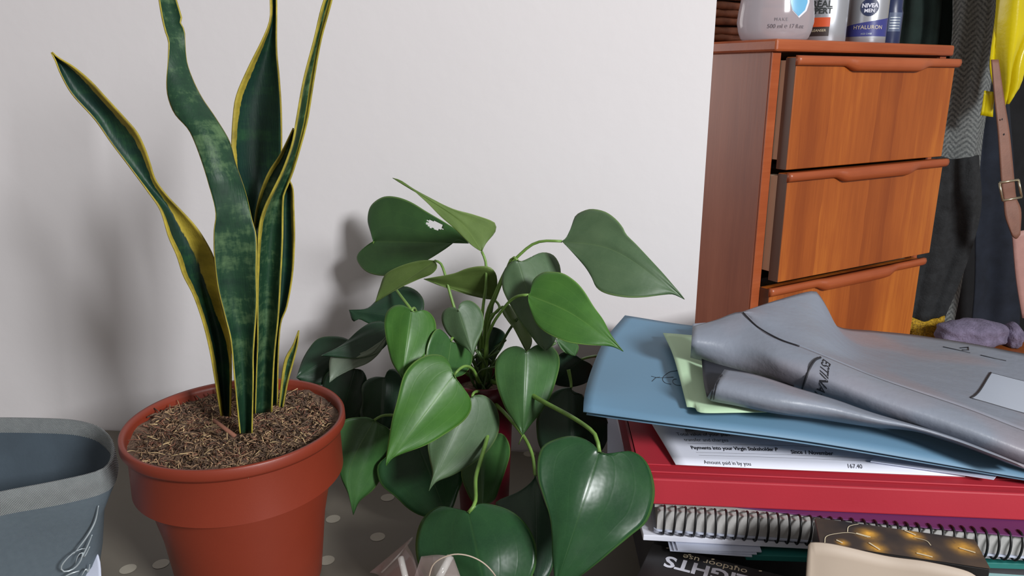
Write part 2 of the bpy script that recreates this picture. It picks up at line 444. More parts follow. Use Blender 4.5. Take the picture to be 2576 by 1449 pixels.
# table and its cloth
table = thing('table', 'table carrying the plants and papers, under a taupe spotted oilcloth', 'table', (0, 0.4, FL))
tp = [(-1.0, 0.02), (0.72, 0.02), (0.72, wy(wx)-0.004), (wx, wy(wx)-0.004), (-1.0, wy(-1.0)-0.004)]
prism('tabletop', m_oak, tp, -0.028, -0.0022, table, 0.002)
for x, y in ((-0.94, 0.08), (0.66, 0.08), (0.66, 0.64), (-0.94, 0.64)):
    box('leg', m_oak, (x-0.025, y-0.025, FL), (x+0.025, y+0.025, -0.028), table)
cloth = thing('tablecloth', 'taupe oilcloth with pale dots covering the table', 'tablecloth', (0, 0.4, 0))
prism('cloth_sheet', m_table, tp, -0.002, 0.0, cloth)
parts = []
def disc(c, rx, ry, z, a=0, n=20):
    V = [Vector((c[0]+rx*math.cos(t)*math.cos(a)-ry*math.sin(t)*math.sin(a), c[1]+rx*math.cos(t)*math.sin(a)+ry*math.sin(t)*math.cos(a), z))
         for t in [2*math.pi*k/n for k in range(n)]]
    return V, [tuple(range(n))]
dots = [(975,1252),(950,1351),(838,1306),(405,1419),(822,1410),(1332,1142),(1020,1212),(1262,1300),(322,1432),(1120,1410),(1450,1225),(700,1290),(600,1200),(500,1180)]
dv, df = disc((0, 0), 0.0066, 0.0066, 0.0003)
dm = mesh_of(dv, df); dm.materials.append(m_dot)
dp = [at(px, py, 0.0) for px, py in dots]
for i in range(9):
    for j in range(4):
        q0 = Vector((-0.72+i*0.16+(j % 2)*0.08, 0.10+j*0.085, 0))
        if all((q0-p).length > 0.03 for p in dp): dp.append(q0)
for p in dp:
    o = link('printed_dot', dm, None, cloth, True, False); o.location = (p.x, p.y-0.4, 0)

# ================================================================== chest of drawers
K = 0.80; ANG = math.radians(31)
p0 = at(1941, 128, 1.27*K)
chest = thing('chest_of_drawers', 'teak chest of drawers with its upper drawers slightly open, behind the white wall', 'chest of drawers', (p0.x, p0.y, FL), ANG)
ztop = at(1945, 97, 1.262*K).z; zs = at(1945, 130, 1.27*K).z
W_, D_ = 0.487*K, 0.42*K
def cz(z): return z-FL
box('side_panel', m_woods, (0, 0, 0.05), (0.0166, D_, cz(zs)), chest, True)
box('side_panel', m_woods, (W_-0.0166, 0, 0.05), (W_, D_, cz(zs)), chest, True)
for x0_, x1_ in ((0, 0.0166), (W_-0.0166, W_)):
    box('front_edge', m_woode, (x0_+0.0002, -0.0022, 0.05), (x1_-0.0002, -0.0001, cz(zs)-0.0003), chest, True, bv=0.0005)
box('back_panel', m_woods, (0.017, D_-0.008, 0.06), (W_-0.017, D_, cz(zs)), chest, True)
box('top', [m_woode], (-0.003, -0.010, cz(zs)), (W_+0.006, D_+0.005, cz(ztop)), chest, True, bv=0.003)
box('plinth', m_woods, (0.012, 0.02, 0.0), (W_-0.012, D_-0.01, 0.055), chest, True)
def lip_mesh(x0, x1, ya, z0, z1):
    """full-width finger lip, scooped lower in its middle"""
    V, Fc = [], []; n = 60
    prof = [(0.0, 0.0), (-0.003, 0.0), (-0.0055, 0.003), (-0.0065, 0.008), (-0.005, 0.0125), (0.0, 0.0135)]
    for i in range(n+1):
        t = i/n; x = x0+(x1-x0)*t
        e = max(0, min(1, (t-0.26)/0.06))*max(0, min(1, (0.80-t)/0.10)); e = e*e*(3-2*e)
        for k, (dy, dz) in enumerate(prof):
            V.append((x, ya+dy*(1+0.9*e), z0+dz*(z1-z0)/0.0135-(0.0065*e if k < 3 else 0.002*e if k == 3 else 0)))
    m = len(prof)
    for i in range(n):
        for k in range(m):
            k2 = (k+1) % m
            Fc.append((i*m+k, (i+1)*m+k, (i+1)*m+k2, i*m+k2))
    Fc.append(tuple(range(m))); Fc.append(tuple(n*m+k for k in range(m))[::-1])
    return mesh_of(V, Fc)
def zf(py, o): return at(1990, py, (1.27-0.857*o)*K).z
rows_ = [(138, 430, 0.034), (436, 715, 0.039), (728, 1015, 0.024)]
lastz = None
Z = []
for a_, b_, o in rows_: Z.append((zf(a_, o), zf(b_, o), o*K))
pit = Z[1][0]-Z[2][0]
for k in (1, 2, 3): Z.append((Z[2][0]-pit*k, Z[2][1]-pit*k, 0.024*K))
DX0, DX1 = 0.0207*K, 0.466*K
for i, (zt, zb, o) in enumerate(Z):
    if cz(zb) < 0.06: zb = FL+0.06
    if cz(zt) < 0.1: continue
    fr = box('drawer', m_woodf, (DX0, -o, cz(zb)), (DX1, -o+0.016, cz(zt)-0.002), chest, True, bv=0.0008)
    # separate dark-brown end-grain strip, cream drawer side, lip
    e1 = link('end_strip', mesh_of([(DX0-0.0006, -o+0.0005, cz(zb)+0.0005), (DX0-0.0006, -o+0.016, cz(zb)+0.0005), (DX0-0.0006, -o+0.016, cz(zt)-0.003), (DX0-0.0006, -o+0.0005, cz(zt)-0.003)], [(0,1,2,3)]), m_woodd, fr, False, False)
    e1.matrix_parent_inverse = Matrix.Identity(4)
    solid(e1, 0.0008)
    o2 = link('handle', lip_mesh(DX0-0.002, DX1+0.006, -o, cz(zt)-0.0125, cz(zt)), m_woode, fr, True); o2.matrix_parent_inverse = Matrix.Identity(4)
    for sx0, sx1 in ((DX0+0.001, DX0+0.012), (DX1-0.012, DX1-0.001)):
        s_ = box('runner', m_cream, (sx0, -o+0.0162, cz(zb)+0.012), (sx1, D_-0.03, cz(zt)-0.006), fr, True, bv=0.0005); s_.matrix_parent_inverse = Matrix.Identity(4)
    bb = box('drawer_base', m_cream, (DX0+0.012, -o+0.0162, cz(zb)+0.014), (DX1-0.012, D_-0.03, cz(zb)+0.018), fr, True, bv=0)
    if i: box('rail', m_dark, (0.0167, 0.004, cz(zt)+0.001), (W_-0.0167, 0.03, cz(zt)+0.007), chest, True, bv=0.0005)
# ------------------------------------------------------------------ things on the chest
def chestpt(lx, ly): return (p0.x+lx*math.cos(ANG)-ly*math.sin(ANG), p0.y+lx*math.sin(ANG)+ly*math.cos(ANG))
def onchest(px, back):
    """point on the chest top seen at column px, 'back' metres behind its front edge"""
    r = ray(px, 60); k = r.x/r.y
    # |X - k Y| = 0 along local x
    lo_, hi_ = -0.5, 1.2
    for _ in range(50):
        m_ = (lo_+hi_)/2; X, Y = chestpt(m_, back)
        if X-k*Y > 0: hi_ = m_
        else: lo_ = m_
    X, Y = chestpt(lo_, back); return Vector((X, Y, ztop))
def pw(p, npx): return npx/F*(p.y*cp+(H-p.z)*sp)
def cyl_map(c, rx, ry, zb, a0=0.0, off=0.0004):
    """text coordinates (arc, height) onto an upright elliptical body facing the camera"""
    face = math.atan2(-c.y, -c.x)
    def fn(x, y):
        t = face+x/max(rx, ry)+a0
        ca, sa = math.cos(t), math.sin(t)
        return Vector((c.x+(rx+off)*ca, c.y+(ry+off)*sa, zb+y))
    return fn
def label_patch(name, fn, x0, x1, y0, y1, m, parent, n=10, slant=0):
    V, Fc = [], []
    for i in range(n+1):
        x = x0+(x1-x0)*i/n
        V += [fn(x, y0), fn(x, y1+slant*(i/n-0.5))]
        if i: Fc.append((2*i-2, 2*i, 2*i+1, 2*i-1))
    return link(name, mesh_of(V, Fc), m, parent, smooth=True)
# clear bottle
c = onchest(1950, 0.045); R = pw(c, 95)
b = thing('clear_bottle', 'clear rounded bottle with a blue shield emblem on the chest of drawers', 'bottle', c)
hgt = 0.17
prof = [(0.0, 0.0), (R*0.80, 0.0), (R*0.88, 0.003), (R*0.95, 0.012), (R*1.0, 0.024), (R*0.985, 0.036), (R*0.93, 0.055), (R*0.86, 0.085), (R*0.8, 0.12), (R*0.6, 0.138), (R*0.3, 0.145), (R*0.28, hgt), (0, hgt)]
lathe('body', [p for p in prof], m_bottle, b, 48, c, False, 1, 0.62)
lathe('cap', [(0, hgt-0.01), (R*0.36, hgt-0.01), (R*0.36, hgt+0.03), (0, hgt+0.03)], m_navyl, b, 32, c, False)
fn0 = cyl_map(c, R*0.995, R*0.62, c.z, 0, 0.0016)
face = math.atan2(-c.y, -c.x)
def ell(x, y, d=0.0006):
    # front of the elliptical bottle (profile radius varies with height)
    rr = R
    for i in range(len(prof)-1):
        if prof[i][1] <= y <= prof[i+1][1] and prof[i+1][1] > prof[i][1]:
            t = (y-prof[i][1])/(prof[i+1][1]-prof[i][1]); rr = prof[i][0]+(prof[i+1][0]-prof[i][0])*t; break
    s = max(-0.95, min(0.95, x/rr))
    return Vector((c.x+s*rr, c.y-0.62*rr*math.sqrt(1-s*s)-d, c.z+y))
sh = [(-0.011,0.062),(-0.0125,0.048),(-0.009,0.038),(0.0,0.030),(0.009,0.038),(0.0125,0.048),(0.011,0.062)]
SX = 0.020
sh2 = [(a[0]+(b_[0]-a[0])*t/4, a[1]+(b_[1]-a[1])*t/4) for a, b_ in zip(sh, sh[1:]+sh[:1]) for t in range(4)][:-4]
sh2 += [(0.011-0.0055*t, 0.062+0.002*(1 if t in (1, 3) else 0)) for t in range(4)]
link('shield_rim', disc_patch([(SX+x*1.18+0.0012, 0.046+(y-0.046)*1.12) for x, y in sh2], lambda x, y: ell(x, y, 0.0003)), m_white, b, smooth=False)
link('shield_emblem', disc_patch([(SX+x, y) for x, y in sh2], lambda x, y: ell(x, y, 0.0007)), m_shield, b, smooth=False)
m_greyink = flat('grey_ink', (96,92,100), 0.5, 0.02, 20, 0)
print_text('lettering', 'MAKE', 0.0058, lambda x, y: ell(-0.012+x, 0.026+y), m_greyink, b, spacing=1.3)
print_text('lettering', '500 ml \u212e 17 fl.oz', 0.0072, lambda x, y: ell(-0.020+x, 0.0175+y), m_greyink, b)
# silver tube
c = onchest(2070, 0.06); R = pw(c, 56)
b = thing('silver_tube', 'silver grooming tube with an orange and brown label, right of the clear bottle', 'tube', c)
lathe('body', [(0, 0), (R*0.97, 0), (R, 0.002), (R, 0.03), (R*0.98, 0.13), (R*0.2, 0.133), (0, 0.133)], m_sil, b, 40, c, False)
fn = cyl_map(c, R, R, c.z, 0, 0.00015)
label_patch('brown_label', fn, -0.030, 0.009, 0.009, 0.0215, m_brown, b)
label_patch('orange_label', fn, -0.030, 0.0095, 0.0215, 0.034, m_orange, b)
fn2 = cyl_map(c, R, R, c.z, 0, 0.0003)
m_inkg = flat('dark_green_ink', (50,56,56), 0.5, 0.02, 20, 0)
print_text('lettering', "L'OR\u00c9AL", 0.0125, lambda x, y: fn2(0.0105+x, 0.0515+y), m_inkg, b, align='RIGHT', bold=0.0003)
print_text('lettering', 'MEN EXPERT', 0.0105, lambda x, y: fn2(0.0108+x, 0.0425+y), m_inkg, b, align='RIGHT', bold=0.0004)
print_text('lettering', 'CLEANSER', 0.0048, lambda x, y: fn2(0.005+x, 0.0165+y), m_creamprint, b, align='RIGHT')
# round-emblem bottle
c = onchest(2178, 0.055); R = pw(c, 49)
b = thing('silver_blue_bottle', 'silver bottle with a round dark emblem and indigo band, second from right', 'bottle', c)
lathe('body', [(0, 0), (R*0.95, 0), (R, 0.002), (R, 0.012), (R*1.0, 0.03), (R*0.97, 0.12), (R*0.4, 0.13), (0, 0.13)], m_sil, b, 40, c, False)
fn = cyl_map(c, R, R, c.z, 0, 0.00015); fn2 = cyl_map(c, R, R, c.z, 0, 0.00035)
label_patch('indigo_band', fn, -R*1.4, R*1.4, 0.011, 0.031, m_indigo, b, 20, 0.013)
dd = 0.0125
link('round_emblem', disc_patch([(0.003+dd*math.cos(t), 0.0515+dd*math.sin(t)) for t in [2*math.pi*k/28 for k in range(28)]], fn2), m_navy, b, smooth=False)
fn3 = cyl_map(c, R, R, c.z, 0, 0.0006)
print_text('lettering', 'NIVEA', 0.0078, lambda x, y: fn3(0.003+x, 0.0535+y), m_white, b, align='CENTER', bold=0.0003)
print_text('lettering', 'MEN', 0.0070, lambda x, y: fn3(0.003+x, 0.0465+y), m_white, b, align='CENTER', bold=0.0002)
print_text('lettering', 'HYALURON', 0.0078, lambda x, y: fn2(0.004+x, 0.0235+y), m_creamprint, b, align='CENTER')
print_text('lettering', 'AGE CARE', 0.0032, lambda x, y: fn2(0.002+x, 0.0145+y), m_silver, b, align='CENTER')
# navy bottle
c = onchest(2238, 0.075); R = pw(c, 28)
b = thing('navy_bottle', 'slim navy bottle, rightmost of the toiletries on the chest', 'bottle', c)
lathe('body', [(0, 0), (R*0.95, 0), (R, 0.002), (R, 0.05), (R*0.9, 0.056), (R*0.85, 0.11), (0, 0.11)], m_navy, b, 32, c, False)
fn = cyl_map(c, R, R, c.z, 0, 0.00015)
label_patch('pale_band', fn, -0.002, R*1.1, 0.022, 0.05, m_navyl, b)
fn2 = cyl_map(c, R, R, c.z, 0, 0.0003)
for k in range(5):
    label_patch('print_line', fn2, 0.0, R*0.9, 0.026+k*0.004, 0.0272+k*0.004, m_silver, b, 4)
# wicker basket behind the clear bottle
c = onchest(1790, 0.20)
b = thing('wicker_basket', 'brown wicker basket behind the clear bottle on the chest of drawers', 'basket', c, ANG)
bw, bd = 0.115, 0.075
def bpath(sx, sy, z, amp, ph, n=96):
    P = []
    for k in range(n):
        t = 2*math.pi*k/n; ct, st_ = math.cos(t), math.sin(t)
        e = 0.45; x = math.copysign(abs(ct)**e, ct); y = math.copysign(abs(st_)**e, st_)
        w_ = 1+amp*math.sin(24*t+ph)
        P.append(Vector((x*sx*w_, y*sy*w_, z)))
    P.append(P[0].copy()); return P
lathe('core', [(0, 0), (1, 0.0), (1, 0.118)], m_wickerd, b, 4, (0, 0, 0.001), False, bw*0.9, bd*0.9, True)
for k in range(11):
    q = link('strand', mesh_of(*tube_data(bpath(bw, bd, 0.007+k*0.0112, 0.018, math.pi*(k % 2)), 0.0056, 6)), m_wicker, b, True)
    q.rotation_euler = (0.02*math.sin(k*2.1), 0.012*math.cos(k*1.7), 0)

# ================================================================== hanging clothes and bench at the right
rail = thing('clothes_rail', 'dark rail above the frame from which the coats hang', 'clothes rail', (1.0, 1.9, FL))
tube('bar', [(0.55, 1.74, 0.86), (2.35, 1.74, 0.86)], 0.012, m_coil, rail)
for x in (0.55, 2.35): tube('post', [(x, 1.74, 0.87), (x, 1.74, FL)], 0.012, m_coil, rail)
def drape(name, label, cat, rows, m, folds=5, amp=0.012, nu=40, nv=24, th=0.004, parent=None, pname=None, hook=True):
    s = Surf(rows, nu, nv)
    for j, row in enumerate(s.G):
        for i, p in enumerate(row):
            f = i/s.nu
            p.y += amp*(math.sin(f*folds*6.283+0.6*math.sin(j*0.25))+0.3*math.sin(f*folds*14+j*0.1))
            p.x += amp*0.2*math.sin(j*0.45+i*0.3)
    amp *= 1.0
    if parent is None:
        top = s.pt(0.5, 0)
        parent = thing(name, label, cat, s.pt(0.5, 1))
    o = s.obj(pname or 'fabric', m, parent, th)
    return parent, s
g, _ = drape('black_coat', 'long black garment filling the dark background behind the other clothes', 'coat',
      [[(2180,-420,1.86),(2400,-440,1.88),(2600,-440,1.9),(2900,-420,1.9)], [(2190,0,1.86),(2400,0,1.88),(2600,0,1.9),(2900,0,1.9)],
       [(2140,500,1.84),(2380,500,1.86),(2600,500,1.88),(2820,500,1.9)], [(2120,1000,1.82),(2330,1000,1.84),(2560,1000,1.86),(2760,1000,1.88)]], m_blackcloth, 2, 0.02)
g, _ = drape('dark_green_coat', 'dark green garment hanging behind the silver bottles', 'coat',
      [[(2240,-400,1.66),(2330,-410,1.66),(2410,-400,1.66)], [(2262,0,1.66),(2330,0,1.66),(2410,0,1.66)], [(2240,160,1.66),(2320,165,1.66),(2405,160,1.66)]], m_greencloth, 3, 0.012)
g, hs = drape('herringbone_coat', 'grey herringbone wool coat hanging right of the chest of drawers', 'coat',
      [[(2410,-400,1.62),(2460,-420,1.60),(2515,-400,1.62)], [(2398,0,1.62),(2450,0,1.60),(2508,0,1.62)], [(2385,160,1.62),(2440,160,1.60),(2492,160,1.62)],
       [(2370,330,1.62),(2425,330,1.60),(2474,330,1.62)], [(2340,560,1.62),(2400,560,1.60),(2445,560,1.62)], [(2300,850,1.62),(2340,850,1.60),(2385,850,1.62)]], m_herring, 1, 0.008, 40, 48)
g, _ = drape('black_scarf', 'black knitted scarf with a gold sequinned end, hanging right of the drawers', 'scarf',
      [[(2345,385,1.555),(2400,400,1.55),(2462,390,1.555)], [(2318,560,1.55),(2390,560,1.545),(2462,560,1.55)], [(2285,803,1.545),(2330,808,1.54),(2374,798,1.545)]], m_knit, 2, 0.004)
gs, s_ = drape('', '', '', [[(2287,797,1.542),(2330,808,1.537),(2374,792,1.542)], [(2280,900,1.537),(2330,905,1.532),(2372,900,1.537)]], m_gold, 2, 0.004, 30, 8, 0.006, g, 'sequin_end')
g, _ = drape('navy_trousers', 'dark navy garment hanging between the herringbone coat and the strap', 'trousers',
      [[(2470,265,1.68),(2500,255,1.68),(2540,262,1.68)], [(2462,500,1.68),(2500,500,1.68),(2556,500,1.68)], [(2440,880,1.66),(2500,880,1.66),(2560,880,1.66)]], m_navycloth, 1, 0.008)
g, _ = drape('yellow_raincoat', 'bright yellow raincoat hanging at the top right', 'coat',
      [[(2512,-400,1.50),(2560,-400,1.48),(2640,-400,1.50)], [(2503,0,1.50),(2545,0,1.47),(2640,0,1.50)], [(2493,150,1.50),(2535,150,1.48),(2578,150,1.50)],
       [(2502,215,1.50),(2530,220,1.485),(2560,215,1.50)], [(2514,262,1.50),(2520,266,1.495),(2530,258,1.50)]], m_yellow, 2, 0.010, 30, 30)
g2, _ = drape('', '', '', [[(2478,228,1.52),(2500,232,1.52)], [(2470,290,1.52),(2500,295,1.52)]], m_yellow, 1, 0.004, 8, 6, 0.003, g, 'hem')
# strap with buckle
st = thing('leather_strap', 'tan leather strap with a square metal buckle hanging below the yellow raincoat', 'strap', at(2550, 600, 1.42))
S1 = Surf([[(2494,150,1.46),(2511,150,1.46)], [(2501,240,1.45),(2524,240,1.45)], [(2511,340,1.44),(2539,335,1.44)], [(2519,460,1.43),(2551,455,1.43)], [(2525,500,1.43),(2556,497,1.43)],
           [(2529,545,1.425),(2568,530,1.425)], [(2546,592,1.42),(2556,601,1.42),(2566,590,1.42)]], 6, 40)
S1.obj('strap', m_leather, st, 0.003)
for k in range(4):
    p = at(2520+k*5, 300+k*38, 1.4385); n_ = Vector((0, -1, 0))
    V = [p+Vector((0.0014*math.cos(t), -0.001, 0.002*math.sin(t))) for t in [6.283*i/10 for i in range(10)]]
    link('strap_hole', mesh_of(V, [tuple(range(10))]), m_dark, st, smooth=False)
bk = [at(2514,460,1.422), at(2562,452,1.422), at(2570,496,1.422), at(2522,505,1.422)]
pp = []
for i in range(4):
    pp.append(tube_data([bk[i], bk[(i+1) % 4]], 0.0022, 8))
joined('buckle', pp, m_brass, st)
S2 = Surf([[(2546,585,1.44),(2600,575,1.44)], [(2556,700,1.44),(2620,700,1.44)], [(2572,800,1.44),(2640,800,1.44)]], 6, 16)
S2.obj('lower_strap', m_leatherp, st, 0.003)
tag(st.children[-1], label='wider pinkish lower strap')
# bench
bz = at(2480, 851, 1.50).z
bench = thing('wooden_bench', 'orange-brown wooden bench below the hanging clothes at far right', 'bench', (1.3, 1.5, FL))
xb0 = at(2395, 870, 1.4).x
box('seat', m_oak, (xb0-0.02, 1.16, bz-0.03), (1.9, 1.50, bz), bench)
for x in (xb0+0.03, 1.85):
    for y in (1.2, 1.46): box('leg', m_oak, (x-0.02, y-0.02, FL), (x+0.02, y+0.02, bz-0.03), bench)
# lilac slippers/plush on the bench
pc = at(2440, 855, 1.455)
b = thing('lilac_plush_bundle', 'mottled lilac-grey plush bundle lying on the wooden bench', 'bundle', (pc.x, pc.y, bz))
def blob(name, c, rx, ry, rz, m, parent, seed):
    bm = bmesh.new(); bmesh.ops.create_icosphere(bm, subdivisions=4, radius=1)
    rnd = random.Random(seed); ph = [rnd.uniform(0, 6) for _ in range(6)]
    for v in bm.verts:
        d = 1+0.07*math.sin(v.co.x*5+ph[0])*math.sin(v.co.y*4+ph[1])+0.05*math.sin(v.co.z*7+ph[2])+0.03*math.sin(v.co.x*13+v.co.z*9+ph[3])
        v.co = Vector((c[0]+v.co.x*rx*d, c[1]+v.co.y*ry*d, c[2]+max(v.co.z*rz*d, -rz*0.8)))
    me = bpy.data.meshes.new('m'); bm.to_mesh(me); bm.free()
    return link(name, me, m, parent)
blob('body', (pc.x, pc.y, bz+0.026), 0.072, 0.04, 0.032, m_lilac, b, 1)
blob('end', (pc.x+0.083, pc.y, bz+0.022), 0.018, 0.03, 0.027, m_lilac, b, 2)

# ================================================================== fabric basket, bottom left
zt = 0.112
ring = [(-330,1330),(-150,1278),(0,1243),(140,1216),(240,1193),(278,1172),(288,1140),(282,1108),(256,1080),(215,1064),(150,1056),(0,1053),(-150,1056),(-330,1062)]
rw = [at(x, y, zt) for x, y in ring]
rw += [Vector((rw[-1].x-0.04, rw[-1].y-0.02, zt)), Vector((rw[0].x-0.04, rw[0].y+0.03, zt))]
cen = sum(rw, Vector())/len(rw)
ringS = catmull(rw+[rw[0]], 96)[:-1]
fb = thing('fabric_basket', 'grey-blue canvas basket with a woven trim, cut off at the lower left', 'basket', (cen.x, cen.y, 0))
def rings(name, spec, m, closed_bottom=False, th=0.0):
    V, Fc = [], []; n = len(ringS)
    for sc_, dz, push in spec:
        for k, p in enumerate(ringS):
            d = p-cen; q = cen+d*sc_
            a = math.atan2(d.y, d.x)
            wv = push*(0.004*math.sin(a*3+1)+0.003*math.sin(a*7+dz*60))
            q = q+Vector((d.x, d.y, 0)).normalized()*wv
            V.append(Vector((q.x, q.y, dz)))
    for j in range(len(spec)-1):
        for k in range(n):
            k2 = (k+1) % n; Fc.append((j*n+k, j*n+k2, (j+1)*n+k2, (j+1)*n+k))
    if closed_bottom: Fc.append(tuple((len(spec)-1)*n+k for k in range(n)))
    return link(name, mesh_of(V, Fc), m, fb)
rings('canvas_wall', [(1.0, zt-0.001, 0), (0.98, zt-0.02, 0.2), (0.84, 0.07, 0.6), (0.73, 0.035, 0.6), (0.65, 0.004, 0.4), (0.64, 0.0005, 0.3)], m_felt)
rings('inner_lining', [(0.962, zt-0.012, 0), (0.935, zt-0.022, 0), (0.79, 0.07, 0.5), (0.68, 0.035, 0.5), (0.61, 0.004, 0.2)], m_feltin, True)
bd_ = rings('woven_trim', [(0.965, zt-0.014, 0), (0.97, zt+0.0008, 0), (0.985, zt+0.0016, 0), (1.003, zt+0.0008, 0), (1.0025, zt-0.009, 0.1), (0.9965, zt-0.0175, 0.25)], m_band)
# silver script on its side: swirling strokes
def side_pt(px, py):
    # project to the canvas wall near the right corner (vertical slice), slightly proud
    best = None
    o_ = Vector((0, 0, H)); r_ = ray(px, py)
    for k in range(400):
        t = 0.35+k*0.001; p = o_+r_*t
        if p.z > zt: continue
        f = (zt-p.z)/zt; sc_ = 1.0-0.36*f+0.03*math.sin(3.14*f)*0
        # inside the scaled ring?
        inside = False; n = len(ringS)
        for i in range(n):
            a = cen+(ringS[i]-cen)*sc_; b2 = cen+(ringS[(i+1) % n]-cen)*sc_
            if (a.y > p.y) != (b2.y > p.y) and p.x < (b2.x-a.x)*(p.y-a.y)/(b2.y-a.y)+a.x: inside = not inside
        if inside: return p-r_*0.008
    return at(px, py, 0.5)
strokes = [[(248,1272),(240,1310),(222,1345),(200,1375),(183,1396)], [(218,1380),(200,1382),(178,1396),(158,1418),(154,1432),(165,1438),(186,1430),(203,1410),(208,1388),(196,1398),(190,1418)],
           [(232,1345),(222,1370),(208,1400),(214,1398),(226,1375)], [(205,1449),(216,1432),(222,1438),(226,1420)], [(160,1452),(180,1442),(200,1436)]]
pp = []
for s in strokes:
    P = catmull([side_pt(x, y) for x, y in s], 20)
    pp.append(tube_data(P, 0.00045, 6, lambda t: 0.5+1.0*math.sin(math.pi*t)))
joined('script_lettering', pp, m_silver, fb)
# little white tag on the cloth
wp = at(232, 1449, 0.0)
tg = Surf([[(218,1368,0.522),(226,1362,0.522)], [(214,1420,0.514),(250,1405,0.514)], [(210,1480,0.505),(256,1480,0.505)]], 6, 8)
tag(tg.obj('white_paper_tag', m_white2, None, 0.0008), 'small white paper tag standing between the canvas basket and the terracotta pot', 'tag')

# ================================================================== snake plant
PC = at(594, 1052, 0.527)    # centre of rim plane
zr = PC.z; pc = Vector((PC.x, PC.y, 0))
snake = thing('snake_plant', 'snake plant with tall yellow-edged leaves in a terracotta plastic pot', 'potted plant', pc)
R = 0.0805; z = zr
prof = [(R-0.0035, z-0.045), (R-0.0045, z-0.004), (R-0.003, z-0.0005), (R-0.0005, z), (R+0.0002, z-0.001), (R+0.0005, z-0.007), (R-0.001, z-0.0095), (R-0.0045, z-0.0103),
        (R-0.0055, z-0.022), (R-0.0075, z-0.033), (R-0.0082, z-0.035), (R-0.0103, z-0.0375), (R-0.0113, z-0.042), (R-0.020, z-0.085), (R-0.026, 0.006), (R-0.0265, 0.004), (R-0.028, 0.0), (0.0, 0.0)]
lathe('pot', prof, m_pot, snake, 96, pc, False)
# soil surface
def soil_h(x, y): return z-0.0085+0.0022*math.sin(x*90+1)*math.sin(y*75)+0.0014*math.sin(x*220)*math.cos(y*190)-0.003*max(0, -y/0.08)*0
V, Fc = [], []; nr, na = 24, 72
for i in range(nr+1):
    for k in range(na):
        rr = (R-0.0042)*i/nr; a = 2*math.pi*k/na
        x, y = rr*math.cos(a), rr*math.sin(a)
        V.append((pc.x+x, pc.y+y, soil_h(x, y)+random.uniform(-0.0009, 0.0009)))
for i in range(nr):
    for k in range(na):
        Fc.append((i*na+k, i*na+(k+1) % na, (i+1)*na+(k+1) % na, (i+1)*na+k))
tag(link('potting_soil', mesh_of(V, Fc), m_soil, snake), kind='stuff')
for mi, (mm, cnt) in enumerate(((m_fibre, 1500), (m_fibre2, 420), (m_fibre3, 700), (m_soil, 1600))):
    pp = []
    for k in range(cnt):
        a = random.uniform(0, 6.283); rr = (R-0.0115)*math.sqrt(random.random())
        x, y = rr*math.cos(a), rr*math.sin(a); L = random.uniform(0.003, 0.009)*(1.5 if mi == 1 and random.random() < 0.15 else 1)
        d = Vector((random.gauss(0, 1), random.gauss(0, 1), random.gauss(0, 0.35))).normalized()
        p = Vector((pc.x+x, pc.y+y, soil_h(x, y)+random.uniform(0.0, 0.0016)))
        m2 = p+d*L*0.5+Vector((0, 0, random.uniform(0, 0.0012)))
        wdt = random.uniform(0.00018, 0.0005)*(1.5 if mi == 3 else 1)
        pp.append(tube_data([p, m2, p+d*L+Vector((random.gauss(0, 0.0008), random.gauss(0, 0.0008), 0))], wdt, 3))
    tag(joined('soil_fibres', pp, mm, snake), kind='stuff')
chip = tube_data([at(538,1060,0.497)+Vector((0,0,0.001)), at(592,1098,0.488)+Vector((0,0,0.0))], 0.0016, 5)
joined('bark_chip', [chip], m_fibre3, snake)

def snake_leaf(Lp, Rp, Y, ml, mr, m, chan=0.006, nu=16, nv=60, tilt=0.0, extra=None, th=0.0009, name='leaf'):
    """Lp, Rp: margins from tip to base in pixels; Y: (tip, ..., base) distances; ml, mr: yellow widths as fractions along"""
    Lq = catmull([(x, y, 0) for x, y in Lp], nv); Rq = catmull([(x, y, 0) for x, y in Rp], nv)
    def sched(a, t):
        if not isinstance(a, (list, tuple)): return a
        f = t*(len(a)-1); i = min(int(f), len(a)-2); return a[i]+(a[i+1]-a[i])*(f-i)
    V, band, Fc = [], [], []
    def patch(Lq, Rq, Y, ml, mr, chan, tilt, nv):
        b0 = len(V)
        for j in range(nv+1):
            t = j/nv; yy = sched(Y, t); a, b_ = sched(ml, t), sched(mr, t); ch = sched(chan, t); tl = sched(tilt, t)
            for i in range(nu+1):
                s = i/nu*2-1
                q = Lq[j].lerp(Rq[j], i/nu)
                V.append(at(q.x, q.y, yy+ch*(1-s*s)+tl*s))
                band.append(max((-s-(1-2*a))/max(2*a, 0.01), (s-(1-2*b_))/max(2*b_, 0.01)))
        for j in range(nv):
            for i in range(nu):
                k = b0+j*(nu+1)+i; Fc.append((k, k+1, k+nu+2, k+nu+1))
    patch(Lq, Rq, Y, ml, mr, chan, tilt, nv)
    if extra:
        e = extra; patch(catmull([(x, y, 0) for x, y in e[0]], 30), catmull([(x, y, 0) for x, y in e[1]], 30), e[2], e[3], e[4], e[5], e[6], 30)
    me = mesh_of(V, Fc)
    at_ = me.attributes.new('band', 'FLOAT', 'POINT'); at_.data.foreach_set('value', band)
    o = link(name, me, m, snake); solid(o, th); return o
